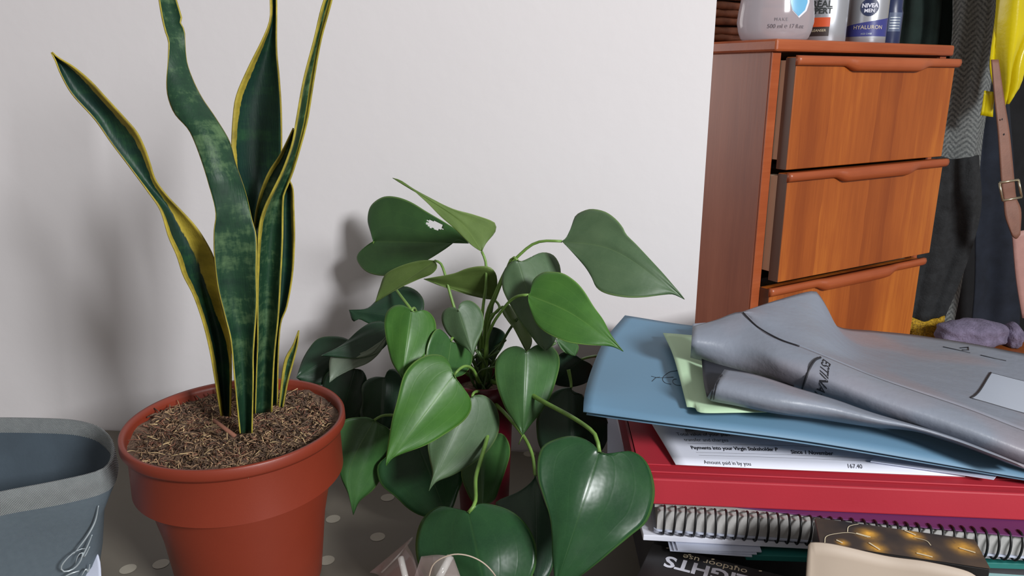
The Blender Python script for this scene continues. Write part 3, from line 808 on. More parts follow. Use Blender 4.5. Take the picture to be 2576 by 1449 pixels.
# 1 far-left leaf, twisted at its middle
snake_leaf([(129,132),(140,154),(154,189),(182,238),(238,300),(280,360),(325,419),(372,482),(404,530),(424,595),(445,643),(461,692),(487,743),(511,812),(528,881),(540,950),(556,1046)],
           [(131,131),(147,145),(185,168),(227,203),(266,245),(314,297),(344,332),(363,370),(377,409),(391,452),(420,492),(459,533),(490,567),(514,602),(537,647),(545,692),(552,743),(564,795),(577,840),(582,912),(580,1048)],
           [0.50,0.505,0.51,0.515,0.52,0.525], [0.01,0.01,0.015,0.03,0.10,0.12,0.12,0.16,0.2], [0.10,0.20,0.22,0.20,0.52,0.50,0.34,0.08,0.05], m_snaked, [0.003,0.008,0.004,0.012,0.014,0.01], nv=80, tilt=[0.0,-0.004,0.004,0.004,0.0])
# tip burn
# 2 broad wavy front leaf
snake_leaf([(385,-160),(392,-60),(400,0),(407,42),(416,80),(424,105),(423,140),(419,203),(423,245),(440,287),(472,323),(489,356),(507,405),(523,457),(542,533),(538,581),(539,643),(549,726),(566,795),(581,857),(590,950),(604,1090)],
           [(387,-162),(428,-60),(444,0),(457,44),(454,56),(465,80),(467,133),(475,175),(503,238),(542,297),(577,356),(592,410),(618,485),(635,554),(645,598),(645,692),(646,761),(640,847),(637,899),(637,960),(634,1090)],
           [0.56,0.535,0.52,0.505,0.50,0.50,0.50], [0.04,0.035,0.02,0.01,0.01,0.01], [0.04,0.03,0.015,0.012,0.012,0.01], m_snake, [0.004,0.004,-0.006,-0.004,0.006,0.010,0.012], nv=90, tilt=[0.0,0.006,0.008,0.0,0.002])
# 3 broad back leaf
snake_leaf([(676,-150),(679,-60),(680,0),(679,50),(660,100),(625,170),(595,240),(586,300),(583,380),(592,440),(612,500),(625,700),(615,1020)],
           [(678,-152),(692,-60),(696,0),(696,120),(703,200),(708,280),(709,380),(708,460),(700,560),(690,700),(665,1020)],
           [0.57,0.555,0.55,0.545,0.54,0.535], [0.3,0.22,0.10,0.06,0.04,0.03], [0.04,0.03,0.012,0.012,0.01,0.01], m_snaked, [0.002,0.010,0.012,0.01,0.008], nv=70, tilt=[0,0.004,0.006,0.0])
# 4 narrow right leaf, folded
snake_leaf([(842,-60),(812,10),(790,100),(764,200),(746,300),(735,360),(712,425),(688,475),(664,525),(651,580),(647,700),(648,850),(645,940),(642,1040)],
           [(846,-62),(835,0),(808,100),(790,200),(774,300),(756,370),(738,430),(722,472),(713,500),(711,600),(706,700),(700,800),(690,900),(684,1036)],
           [0.50,0.505,0.51,0.512,0.512,0.515], [0.2,0.25,0.12,0.10,0.16,0.10,0.03,0.01,0.01], [0.48,0.42,0.35,0.34,0.05,0.02,0.02,0.02,0.04], m_snake, [0.003,0.006,0.008,0.012,0.012,0.010], nv=80, tilt=[0,0.005,0.008,0.0,0.0],
           extra=([(738,322),(705,388),(676,432),(656,480),(644,530),(640,566)], [(741,330),(727,400),(700,462),(676,510),(660,548),(650,590)], [0.516,0.522,0.524,0.522], [0.20,0.28,0.24,0.2], [0.02,0.02,0.02], 0.003, 0.0))
# 5 short leaf behind right
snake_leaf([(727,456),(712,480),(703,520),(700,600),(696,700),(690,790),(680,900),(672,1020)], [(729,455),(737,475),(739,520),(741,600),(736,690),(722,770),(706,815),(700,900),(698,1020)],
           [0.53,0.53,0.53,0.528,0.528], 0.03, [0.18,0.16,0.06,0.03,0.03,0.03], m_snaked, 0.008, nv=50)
# 6 small young shoot
snake_leaf([(751,832),(737,868),(718,902),(709,950),(702,1024)], [(752,831),(748,868),(738,910),(724,962),(712,1024)], [0.53,0.528,0.526], [0.3,0.3,0.3,0.2], [0.08,0.08,0.1], m_snake, 0.003, 8, 30)
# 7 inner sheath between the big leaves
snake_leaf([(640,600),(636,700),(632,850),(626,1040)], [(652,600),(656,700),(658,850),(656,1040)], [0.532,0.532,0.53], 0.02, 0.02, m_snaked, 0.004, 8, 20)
q = snake.children
# ================================================================== philodendron
BASE = at(1215, 950, 0.62)
phil = thing('heartleaf_philodendron', 'bushy heart-leaved trailing plant in a slim red pot', 'potted plant', (BASE.x, BASE.y, 0))
hz = BASE.z
lathe('pot', [(0.0245, hz-0.03), (0.0255, hz-0.002), (0.0265, hz), (0.0282, hz-0.001), (0.0282, hz-0.012), (0.0268, hz-0.014), (0.025, hz-0.06), (0.022, 0.004), (0.021, 0.0), (0, 0)], m_redpot, phil, 56, (BASE.x, BASE.y, 0), False)
lathe('potting_soil', [(0, hz-0.010), (0.015, hz-0.009), (0.0250, hz-0.012)], m_soil, phil, 40, (BASE.x, BASE.y, 0), False)
tag(phil.children[-1], kind='stuff')
def leaf(A, T, Lp, Rp, YA, YT, yl=0.0, yr=0.0, bend=0.0, g='mid', N_=30, Kk=7, mid=None, hole=None, pet=None, prad=0.0013, pm=None, fold=0.02, label=None):
    A3 = Vector((A[0], A[1], 0)); T3 = Vector((T[0], T[1], 0)); ax = T3-A3; Ln = ax.length; ux = ax/Ln; side = Vector((-ux.y, ux.x, 0))
    Lq = catmull([(A[0], A[1], 0)]+[(x, y, 0) for x, y in Lp]+[(T[0], T[1], 0)], N_)
    Rq = catmull([(A[0], A[1], 0)]+[(x, y, 0) for x, y in Rp]+[(T[0], T[1], 0)], N_)
    if mid: M = catmull([(A[0], A[1], 0), (mid[0], mid[1], 0), (T[0], T[1], 0)], 100)
    else: M = [A3.lerp(T3, i/100) for i in range(101)]
    # side sign: which way is L
    cl = sum(((p-A3).dot(side) for p in Lq))/len(Lq); sg = 1 if cl > 0 else -1
    V, UV, Fc = [], [], []
    L_m = Ln/F*YA
    def pos(q, s, t):
        a = (q-A3).dot(ux)/Ln; c_ = (q-A3).dot(side)/Ln*sg
        y = YA+(YT-YA)*a+bend*4*max(-0.3, a*(1-a))
        y += (yl*c_ if c_ > 0 else -yr*c_)
        y += fold*L_m*math.exp(-(s*s)/0.02)*(1-t)     # midrib groove
        y += 0.0012*math.sin(9*t+5*s)*s*s
        return at(q.x, q.y, max(0.31, y))
    cols = 2*Kk+1
    for j in range(N_+1):
        t = j/N_
        tm = t**1.7 if t < 1 else 1
        mq = M[int(round(tm*100))] if tm in (0, 1) else M[int(tm*100)].lerp(M[min(100, int(tm*100)+1)], tm*100-int(tm*100))
        for i in range(-Kk, Kk+1):
            s = i/Kk; e = Lq[j] if i < 0 else Rq[j]
            q = mq.lerp(e, abs(s)); V.append(pos(q, s, t)); UV.append((s*0.5+0.5, t))
    px = []
    for j in range(N_):
        for i in range(cols-1):
            k = j*cols+i; f = (k, k+1, k+cols+1, k+cols)
            if hole:
                cxx = sum(V[v].x for v in f)/4; cyy = sum(V[v].y for v in f)/4; czz = sum(V[v].z for v in f)/4
                d = Vector((cxx, cyy, czz-H)); zc = d.y*cp-d.z*sp
                X = CX+F*d.x/zc; Yp = CY-F*(d.y*sp+d.z*cp)/zc
                ca, sa = math.cos(hole[4]), math.sin(hole[4])
                hx = ((X-hole[0])*ca+(Yp-hole[1])*sa)/hole[2]; hy = (-(X-hole[0])*sa+(Yp-hole[1])*ca)/hole[3]
                if hx*hx+hy*hy < 1+0.22*math.sin(7*math.atan2(hy, hx)): continue
            Fc.append(f)
    me = mesh_of(V, Fc); uv = me.uv_layers.new(name='UVMap')
    for l in me.loops: uv.data[l.index].uv = UV[l.vertex_index]
    o = link('leaf', me, LG[g], phil); solid(o, 0.0005)
    if label: o['label'] = label
    if pet:
        P = [at(A[0], A[1], YA+0.0005)]+[at(*p) for p in pet]
        tube('petiole', P, prad, pm or m_stem, o, 8, lambda t: 0.85+0.4*t, 26)
    return o
B1 = (1212, 965, 0.62); B2 = (1205, 940, 0.622); B3 = (1222, 960, 0.618)
# top group
leaf((939,607),(1179,612),[(933,586),(925,553),(933,518),(962,496),(995,495),(1033,508),(1076,534),(1124,562),(1150,580)],
     [(920,620),(901,638),(899,656),(917,680),(946,692),(982,693),(1027,680),(1076,654),(1118,628),(1146,606),(1155,600)], 0.715, 0.665, 0.01, -0.03, -0.006, 'mid', 60, 26, hole=(1093,566,22,10,0.35),
     pet=[(950,650,0.712),(975,699,0.695),(1001,735,0.67),(1033,777,0.645),(1090,850,0.635),(1190,935,0.62)], label='large leaf with a ragged hole chewed near its tip')
leaf((1212,633),(988,448),[(1222,612),(1244,586),(1248,569),(1238,556),(1189,539),(1141,526),(1092,503),(1043,477),(1008,454)],
     [(1192,621),(1167,599),(1141,573),(1108,544),(1076,511),(1043,482),(1010,458)], 0.625, 0.575, 0.05, -0.05, 0.0, 'olive', mid=(1150,552),
     pet=[(1221,655,0.625),(1223,680,0.624),(1222,722,0.622),(1215,774,0.62),(1209,860,0.62),B1])
leaf((1094,656),(944,761),[(1060,655),(1010,668),(970,690),(955,725)],[(1100,672),(1085,690),(1050,704),(1010,722),(965,748)], 0.655, 0.67, 0.03, -0.04, 0.0, 'olive',
     pet=[(1108,662,0.65),(1118,685,0.645),(1130,730,0.64),(1143,775,0.635),(1170,860,0.628),B2])
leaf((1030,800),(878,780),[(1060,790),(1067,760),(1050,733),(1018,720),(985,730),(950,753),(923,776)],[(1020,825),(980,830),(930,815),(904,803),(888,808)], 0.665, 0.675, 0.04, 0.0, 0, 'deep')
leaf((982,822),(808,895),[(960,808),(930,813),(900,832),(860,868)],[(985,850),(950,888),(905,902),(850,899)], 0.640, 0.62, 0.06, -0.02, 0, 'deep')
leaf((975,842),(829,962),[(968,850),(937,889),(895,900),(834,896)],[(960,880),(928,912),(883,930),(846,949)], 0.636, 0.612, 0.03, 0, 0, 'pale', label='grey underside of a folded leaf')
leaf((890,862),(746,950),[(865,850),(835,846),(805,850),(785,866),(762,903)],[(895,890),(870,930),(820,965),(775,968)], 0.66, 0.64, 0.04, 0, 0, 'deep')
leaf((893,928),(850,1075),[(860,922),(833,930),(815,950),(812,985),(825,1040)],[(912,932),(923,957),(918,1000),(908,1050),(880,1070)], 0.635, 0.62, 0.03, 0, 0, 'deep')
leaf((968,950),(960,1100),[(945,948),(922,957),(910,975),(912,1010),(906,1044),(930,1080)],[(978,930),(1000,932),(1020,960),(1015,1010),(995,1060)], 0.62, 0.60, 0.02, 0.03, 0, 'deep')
leaf((941,1057),(889,1295),[(925,1050),(900,1050),(875,1053),(854,1065),(842,1094),(844,1139),(858,1201),(875,1239),(882,1265)],
     [(958,1068),(980,1080),(988,1110),(980,1160),(957,1205),(937,1234),(904,1262)], 0.585, 0.575, -0.02, 0.06, 0, 'mid', mid=(880,1180),
     pet=[(965,1045,0.59),(1020,1040,0.60),(1100,1000,0.615),(1190,985,0.62)])
leaf((1050,1115),(1125,1300),[(1000,1120),(970,1150),(951,1168),(949,1192),(961,1222),(995,1250),(1030,1282),(1070,1300)],
     [(1100,1120),(1150,1150),(1165,1200),(1152,1240),(1140,1275)], 0.59, 0.575, -0.01, 0.02, 0, 'old', pet=[(1100,1080,0.60),(1180,1010,0.615)])
leaf((1212,1130),(1213,1276),[(1190,1135),(1170,1160),(1160,1195),(1178,1245),(1195,1268)],
     [(1235,1098),(1262,1090),(1279,1112),(1283,1139),(1276,1170),(1255,1230),(1243,1258)], 0.565, 0.56, 0.01, 0.03, 0, 'mid')
# big bright front hearts
leaf((1143,943),(971,1172),[(1137,935),(1127,908),(1106,893),(1073,894),(1040,912),(1015,945),(999,1007),(986,1057),(976,1119),(972,1150)],
     [(1149,955),(1164,974),(1183,1003),(1184,1032),(1164,1061),(1123,1090),(1073,1119),(1019,1139),(986,1154)], 0.545, 0.505, 0.02, 0.03, -0.004, 'young', 40, 9,
     pet=[(1156,928,0.55),(1172,921,0.56),(1190,930,0.58),(1205,960,0.60),B1])
leaf((1187,999),(1079,1235),[(1178,1008),(1150,1045),(1110,1085),(1078,1112),(1080,1150),(1088,1190),(1084,1215)],
     [(1195,994),(1218,995),(1243,1015),(1255,1048),(1253,1090),(1230,1131),(1193,1164),(1143,1193),(1102,1210),(1088,1222)], 0.565, 0.525, 0.02, 0.03, -0.004, 'grey', 40, 9,
     pet=[(1192,988,0.57),(1202,985,0.59),(1212,990,0.605)])
leaf((1324,886),(1316,1094),[(1315,876),(1295,871),(1270,880),(1249,904),(1245,933),(1251,974),(1270,1024),(1291,1057),(1310,1086)],
     [(1333,878),(1353,867),(1382,868),(1402,887),(1408,912),(1402,945),(1386,995),(1365,1032),(1340,1062),(1322,1085)], 0.57, 0.545, 0.02, 0.04, -0.004, 'mid', 40, 9)
tube('stem_tip', [at(1317,1092,0.545), at(1310,1105,0.545), at(1305,1118,0.546)], 0.0004, m_stem, phil, 6)
leaf((1035,782),(1012,952),[(1024,773),(1008,767),(988,771),(972,787),(967,813),(970,845),(978,884),(988,915)],
     [(1047,785),(1066,780),(1082,788),(1094,806),(1097,832),(1089,861),(1072,890),(1040,925)], 0.575, 0.55, 0.02, 0.03, -0.003, 'young', 36, 8,
     pet=[(1040,775,0.58),(1046,782,0.59),(1060,830,0.60),(1120,900,0.61),(1190,950,0.62)])
leaf((1154,783),(1190,893),[(1144,774),(1128,774),(1115,784),(1111,800),(1115,819),(1128,842),(1150,861),(1175,878)],
     [(1154,770),(1163,759),(1180,756),(1196,764),(1210,780),(1217,803),(1214,829),(1202,858),(1194,880)], 0.59, 0.575, 0.02, 0.02, 0, 'grey')
leaf((1134,858),(1120,962),[(1122,841),(1102,827),(1085,845),(1072,890),(1080,930)],[(1144,863),(1163,865),(1179,874),(1188,892),(1184,920),(1168,941),(1145,950)], 0.585, 0.57, -0.03, 0.03, 0, 'mid',
     pet=[(1138,850,0.588),(1145,856,0.595),(1160,880,0.605),B1])
leaf((1238,752),(1066,702),[(1248,735),(1251,706),(1246,686),(1231,672),(1205,670),(1173,676),(1141,688),(1092,697)],
     [(1231,753),(1205,748),(1173,740),(1141,730),(1108,719)], 0.635, 0.645, -0.04, 0.02, 0, 'olive', pet=[(1250,760,0.635),(1257,774,0.63),(1250,785,0.625),(1235,795,0.622),(1226,830,0.62),B3])
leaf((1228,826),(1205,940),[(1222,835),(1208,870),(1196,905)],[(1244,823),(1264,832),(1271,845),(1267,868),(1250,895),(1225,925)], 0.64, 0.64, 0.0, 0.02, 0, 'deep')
leaf((1265,772),(1325,888),[(1264,785),(1274,803),(1293,826),(1312,848),(1321,872)],[(1280,766),(1300,794),(1319,820),(1335,842),(1338,862),(1330,882)], 0.60, 0.59, -0.05, 0.05, 0, 'olive',
     pet=[(1257,776,0.605),(1240,795,0.61),(1228,830,0.615),B3])
leaf((1399,853),(1447,895),[(1405,868),(1418,884),(1432,893)],[(1420,852),(1445,862),(1455,870),(1453,885)], 0.63, 0.625, 0, 0.02, 0, 'mid')
# right group
leaf((1414,607),(1722,753),[(1430,593),(1439,568),(1448,543),(1470,530),(1492,526),(1523,533),(1548,550),(1566,571),(1576,590),(1601,615),(1635,652),(1666,686),(1697,722),(1711,738)],
     [(1436,630),(1461,658),(1476,677),(1489,699),(1501,724),(1526,739),(1573,748),(1619,748),(1666,742),(1691,740),(1708,746)], 0.60, 0.56, 0.05, -0.04, -0.012, 'grey', 44, 10, mid=(1550,632),
     pet=[(1386,606,0.602),(1361,607,0.605),(1334,618,0.608),(1302,646,0.61),(1275,675,0.614),(1243,745,0.617),(1221,810,0.619),B1])
leaf((1302,655),(1372,882),[(1290,657),(1275,671),(1264,693),(1264,724),(1275,752),(1293,783),(1309,811),(1334,842),(1354,868)],
     [(1315,658),(1330,655),(1349,640),(1371,635),(1393,643),(1407,665),(1411,690),(1415,748),(1405,820),(1398,852),(1386,872)], 0.60, 0.575, 0.02, 0.05, -0.004, 'grey', 36, 8,
     pet=[(1297,648,0.602),(1286,652,0.606),(1272,685,0.61),(1248,745,0.615),(1228,805,0.618),B3])
leaf((1330,742),(1568,884),[(1337,730),(1338,714),(1346,699),(1365,686),(1386,684),(1417,688),(1448,708),(1470,733),(1495,773),(1517,804),(1535,839),(1551,862)],
     [(1329,758),(1337,786),(1349,814),(1371,835),(1402,851),(1433,862),(1480,868),(1526,870),(1547,874)], 0.565, 0.53, 0.04, -0.03, -0.008, 'young', 44, 10, mid=(1440,790),
     pet=[(1305,744,0.57),(1283,757,0.58),(1260,785,0.59),(1240,815,0.60),(1225,860,0.61),B1])
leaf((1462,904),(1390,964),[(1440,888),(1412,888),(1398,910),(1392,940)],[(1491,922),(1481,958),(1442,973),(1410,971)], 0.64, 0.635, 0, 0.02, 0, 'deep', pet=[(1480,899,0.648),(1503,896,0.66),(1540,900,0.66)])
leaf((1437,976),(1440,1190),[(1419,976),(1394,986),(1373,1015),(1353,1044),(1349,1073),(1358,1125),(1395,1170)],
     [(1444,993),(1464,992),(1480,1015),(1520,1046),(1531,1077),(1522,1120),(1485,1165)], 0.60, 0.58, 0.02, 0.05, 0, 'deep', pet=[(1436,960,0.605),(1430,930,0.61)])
leaf((1508,1137),(1398,1475),[(1493,1119),(1464,1102),(1431,1097),(1394,1106),(1365,1123),(1353,1156),(1353,1202),(1365,1243),(1382,1297),(1388,1346),(1390,1408)],
     [(1522,1141),(1541,1148),(1557,1139),(1584,1135),(1613,1148),(1634,1177),(1646,1222),(1644,1264),(1626,1313),(1588,1346),(1543,1383),(1502,1417),(1450,1455)], 0.472, 0.437, 0.02, 0.02, -0.010, 'old', 44, 12,
     mid=(1455,1300), pet=[(1503,1110,0.478),(1490,1085,0.485),(1440,1050,0.51),(1375,1015,0.54),(1300,975,0.58),(1235,960,0.615)], prad=0.0017, label='largest glossy dark heart-shaped leaf')
leaf((1178,1290),(1240,1560),[(1172,1286),(1143,1279),(1110,1274),(1085,1284),(1061,1309),(1048,1346),(1046,1387),(1057,1429),(1100,1490),(1170,1540)],
     [(1184,1280),(1208,1267),(1241,1270),(1282,1284),(1315,1309),(1340,1346),(1351,1388),(1344,1437),(1310,1500)], 0.475, 0.437, 0.02, 0.02, -0.01, 'old', 40, 12,
     pet=[(1196,1262,0.482),(1197,1201,0.51),(1212,1148,0.535),(1228,1080,0.57),(1222,1000,0.61)], prad=0.0016)
leaf((1347,1196),(1350,1480),[(1335,1216),(1300,1240),(1247,1264),(1262,1300),(1310,1350),(1335,1420)],[(1356,1225),(1372,1270),(1392,1320),(1396,1380),(1385,1440)], 0.53, 0.47, 0.01, 0.02, 0, 'deep',
     pet=[(1346,1193,0.533),(1338,1140,0.545),(1315,1094,0.56),(1274,1044,0.58),(1241,1011,0.60),(1222,985,0.615)], prad=0.0015)
# stems crowding the crown
for pts in ([(1303,800,0.60),(1274,842,0.61),(1235,920,0.618),(1215,975,0.62)], [(1240,760,0.63),(1226,850,0.625),(1213,965,0.62)], [(1180,880,0.61),(1200,930,0.615),(1212,985,0.62)],
            [(1250,905,0.60),(1230,935,0.61),(1212,980,0.62)], [(1200,820,0.625),(1205,900,0.62),(1210,975,0.62)], [(1399,862,0.62),(1330,900,0.62),(1240,960,0.62)], [(1290,900,0.61),(1250,950,0.61),(1218,985,0.62)]):
    tube('stem', [at(*p) for p in pts], 0.0012, m_stemd, phil, 8, None, 20)
for k in range(14):
    a = random.uniform(0, 6.28); rr = random.uniform(0, 0.020)
    p = Vector((BASE.x+rr*math.cos(a), BASE.y+rr*math.sin(a), hz-0.010))
    tube('stem', [p, p+Vector((random.uniform(-.01,.01), random.uniform(-.01,.01), 0.02)), p+Vector((random.uniform(-.02,.02), random.uniform(-.015,.015), random.uniform(0.03, 0.05)))], 0.001, m_stemd, phil, 6, None, 8)
for ch in list(phil.children):
    if ch.name.startswith('stem_tip'): ch.name = 'drip_tip'

# ================================================================== pile of papers at the right
def pslab(name, m, corners, z0, z1, label, cat, group=None, bv=0.0005, parent=None):
    """corners: pixels of the upper outline, read on the plane z1"""
    P = [at(x, y, z1) for x, y in corners]
    o = prism(name, m, [(p.x, p.y) for p in P], z0, z1, parent, bv)
    if parent is None: tag(o, label, cat, group)
    return o
def wslab(name, m, xy, z0, z1, label, cat, bv=0.0005, parent=None):
    o = prism(name, m, xy, z0, z1, parent, bv)
    if parent is None: tag(o, label, cat)
    return o
wslab('lower_box', m_darkgrey, [(0.105, 0.490), (0.46, 0.470), (0.47, 0.66), (0.11, 0.68)], 0.0, 0.064, 'dark grey flat box at the bottom of the paper pile', 'box')
wslab('teal_folder', m_teal, [(0.165, 0.462), (0.44, 0.447), (0.45, 0.66), (0.17, 0.68)], 0.0645, 0.069, 'teal card folder low in the pile, under the white papers', 'folder')
for k in range(3):
    d = 0.0012*k
    wslab('paper_sheet', m_white2, [(0.112+d*2, 0.466-d), (0.168+d*3, 0.459+d), (0.19, 0.60), (0.12, 0.62)], 0.0692+k*0.0011, 0.0700+k*0.0011, 
          ('lowest', 'middle', 'uppermost')[k]+' of the small white sheets jutting out above the teal folder', 'paper', 0.0)
wslab('paper_bundle', m_white, [(0.094, 0.474), (0.43, 0.443), (0.44, 0.66), (0.10, 0.69)], 0.0726, 0.0770, 'bundle of white sheets directly under the spiral notebook', 'papers')
nb = thing('spiral_notebook', 'spiral-bound notebook with black wire coils under the red folder', 'notebook', (0.27, 0.56, 0.0788))
nA = at(1652, 1332, 0.0797); nB = at(2600, 1402, 0.0797); nd = (nB-nA).normalized(); nn = Vector((-nd.y, nd.x, 0)).normalized()
def npt(a, b): q = nA+nd*a+nn*b; return (q.x, q.y)
NL = (nB-nA).length+0.06
prism('page_block', m_pages, [npt(0, 0.0), npt(NL, 0.0), npt(NL, 0.20), npt(0, 0.20)], 0.0803, 0.0952, nb)
prism('cover', m_white2, [npt(-0.002, -0.001), npt(NL, -0.001), npt(NL, 0.202), npt(-0.002, 0.202)], 0.0788, 0.0801, nb)
prism('cover', m_pages, [npt(-0.002, 0.004), npt(NL, 0.004), npt(NL, 0.202), npt(-0.002, 0.202)], 0.0954, 0.0966, nb)
cpath = []
for k in range(15):
    a = -2.1+k/14*4.2
    cpath.append(Vector((0.0008*k/14, -0.0045*math.cos(a)-0.002+0.004*(abs(a)/2.1)**2, 0.0100*math.sin(a)*1.05)))
ang_n = math.atan2(nd.y, nd.x); cm = mesh_of(*tube_data(cpath, 0.00085, 6)); cm.materials.append(m_coil)
nco = int(NL/0.0071)
for k in range(nco):
    q = npt(0.004+k*0.0071, -0.0008)
    o = link('coil', cm, m_coil, nb, True); o.location = (q[0]-nb.location.x, q[1]-nb.location.y, 0.0882-nb.location.z); o.rotation_euler = (0, 0.05*math.sin(k), ang_n)
wslab('purple_folder', m_purple, [(0.115, 0.488), (0.20, 0.4675), (0.24, 0.459), (0.34, 0.441), (0.46, 0.406), (0.49, 0.66), (0.13, 0.70)], 0.0969, 0.0979, 'purple card folder showing as a wedge under the red folder', 'folder')
# red wallet folder
rf = thing('red_folder', 'thick red card document wallet in the middle of the pile', 'folder', (0.26, 0.58, 0.0981))
ra = at(2000, 1216, 0.1195); rb = at(2576, 1240, 0.1195)
rd = (rb-ra).normalized(); rn = Vector((-rd.y, rd.x, 0)).normalized()
X0 = at(1640, 1215, 0.1195).x
ra = ra+rd*((X0-0.004-ra.x)/rd.x)
def rpt(a, b): q = ra+rd*a+rn*b; return (q.x, q.y)
RL = 0.36
prism('lower_half', m_red, [rpt(0, 0), rpt(RL, 0), rpt(RL, 0.235), rpt(-0.008, 0.235)], 0.0981, 0.1186, rf, 0.0012)
prism('flap', m_red, [rpt(-0.002, 0.008), rpt(RL, 0.007), rpt(RL, 0.235), rpt(-0.010, 0.235)], 0.1188, 0.1200, rf, 0.0005)
prism('inner_card', m_red, [rpt(-0.003, 0.0165), rpt(RL, 0.015), rpt(RL, 0.235), rpt(-0.0115, 0.235)], 0.1202, 0.1212, rf, 0.0003)
prism('folded_edge', flat('dark_red_card', (128,30,40), 0.6, 0.05, 12, 0.05), [rpt(-0.0055, 0.010), rpt(-0.0035, 0.010), rpt(-0.0125, 0.235), rpt(-0.0145, 0.235)], 0.0981, 0.1212, rf)
# statement sheet
ZP = 0.1232
SS = Surf([[(1700,1169,ZP),(1950,1180,ZP),(2200,1190,ZP-.0004),(2428,1199,ZP-.0008)], [(1672,1120,ZP+.0015),(1950,1128,ZP+.001),(2200,1138,ZP),(2440,1150,ZP)], [(1632,1052,ZP+.003),(1950,1052,ZP+.001),(2200,1058,ZP),(2470,1064,ZP)], [(1600,980,ZP+.003),(1950,975,ZP),(2200,980,ZP),(2480,985,ZP)]], 24, 12)
stt = thing('statement_sheet', 'printed white statement sheet sticking out on top of the red folder', 'paper', SS.pt(0.5, 0.3)-Vector((0,0,0.001)))
SS.obj('sheet', m_white, stt, 0.0004)
WS = (SS.pt(1, 0)-SS.pt(0, 0)).length; HS = (SS.pt(0, 1)-SS.pt(0, 0)).length
def smap(u0, v0):
    return lambda x, y: SS.off(u0+x/WS, v0+y/HS, 0.0003)
for t, s_, u0, v0, bo in (('Amount paid in by you', 0.0042, 0.105, 0.035, 0), ('Payments into your Virgin Stakeholder P', 0.0042, 0.085, 0.185, 0.00012), ('Total value of your plan', 0.0042, 0.06, 0.34, 0),
                      ('Since 1 November', 0.0044, 0.42, 0.165, 0.0001), ('167.40', 0.0046, 0.60, 0.05, 0), ('transfer and charges', 0.0042, 0.075, 0.275, 0), ('2,900.33', 0.0046, 0.87, 0.055, 0)):
    print_text('lettering', t, s_, (lambda f: (lambda x, y: f(x*0.85, y*1.6)))(smap(u0, v0)), m_ink, stt, bold=bo)
for v0, u0 in ((0.105, 0.10), (0.135, 0.095), (0.23, 0.08)):
    P = [SS.off(u0+(0.97-u0)*i/20, v0, 0.0003) for i in range(21)]
    joined('ruled_line', [ribbon(P, 0.0003, Vector((0, 0, 1)))], m_ink, stt)
bs = Surf([[(1640,1068,0.1222),(1700,1171,0.1222)], [(1654,1068,0.1228),(1706,1171,0.1226)]], 12, 2)
pslab('green_edged_sheet', m_white2, [(2190,1160),(2500,1205),(2560,1130),(2250,1090)], 0.1245, 0.1252, 'thin pale sheet poking out right of the statement sheet', 'paper', bv=0)
wslab('gap_shade_slab', m_darkgrey, [(0.135, 0.535), (0.40, 0.515), (0.42, 0.66), (0.14, 0.68)], 0.1275, 0.1290, 'dark grey slab standing in for the shadow gap under the blue folder', 'shade slab', 0.0)  # shadow gap below the blue folder, painted as a dark grey slab
# white sheet corner behind the big leaf, left of the red folder
pslab('note_sheet', m_white2, [(1528,1046),(1548,1046),(1580,1185),(1528,1200)], 0.0970, 0.0976, 'handwritten white note edge left of the red folder', 'paper', bv=0)
# blue folder
BF = Surf([[(1467,1036,0.162),(1700,1067,0.160),(2050,1113,0.148),(2500,1190,0.130),(2800,1240,0.127)],
           [(1471,990,0.168),(1700,1020,0.163),(2050,1064,0.152),(2500,1140,0.133),(2800,1190,0.128)],
           [(1490,925,0.168),(1720,945,0.164),(2050,985,0.153),(2500,1060,0.134),(2800,1100,0.128)],
           [(1522,855,0.170),(1740,872,0.163),(2050,900,0.150),(2500,985,0.132),(2800,1020,0.127)],
           [(1572,794,0.171),(1750,821,0.160),(2080,856,0.146),(2500,925,0.128),(2800,960,0.124)]], 48, 24)
bf = thing('blue_folder', 'blue card folder curling up at its left end, above the red folder', 'folder', BF.pt(0.5, 0.5)-Vector((0,0,0.004)))
BF.obj('upper_cover', m_blue, bf, 0.0008)
BL = Surf([[(x, y+7, z_-0.0035) for x, y, z_ in [(1475,1036,0.162),(1700,1067,0.160),(2050,1113,0.148),(2500,1188,0.131),(2800,1238,0.129)]],
           [(x, y+4, z_-0.0035) for x, y, z_ in [(1560,870,0.168),(1740,872,0.163),(2050,900,0.150),(2500,985,0.133),(2800,1020,0.129)]]], 30, 8)
BL.obj('lower_cover', m_blue, bf, 0.0008)
def bmap(px, py):
    return None
# doodle
pp = []
def onsurf(S, px, py, d=0.0006, n=40):
    """closest sheet parameter to a pixel: coarse then fine search"""
    best = None
    def proj(p):
        q = p-Vector((0, 0, H)); zc = q.y*cp-q.z*sp
        return CX+F*q.x/zc, CY-F*(q.y*sp+q.z*cp)/zc
    cu, cv, w_ = 0.5, 0.5, 0.5
    for it in range(7):
        bb = None
        for i in range(-6, 7):
            for j in range(-6, 7):
                u = min(1, max(0, cu+w_*i/6)); v = min(1, max(0, cv+w_*j/6))
                X, Y = proj(S.pt(u, v)); e = (X-px)**2+(Y-py)**2
                if bb is None or e < bb[0]: bb = (e, u, v)
        cu, cv = bb[1], bb[2]; w_ *= 0.35
    return S.off(cu, cv, d)
for s in ([(1705,934),(1685,937),(1670,948),(1667,958),(1675,966),(1688,968)], [(1702,955),(1694,956),(1692,963),(1700,970),(1712,971)], [(1638,948),(1658,952),(1694,950)], [(1640,961),(1650,952),(1660,950)]):
    P = catmull([onsurf(BF, *p) for p in s], 14); pp.append(tube_data(P, 0.00018, 5))
joined('pen_doodle', pp, m_ink, bf)
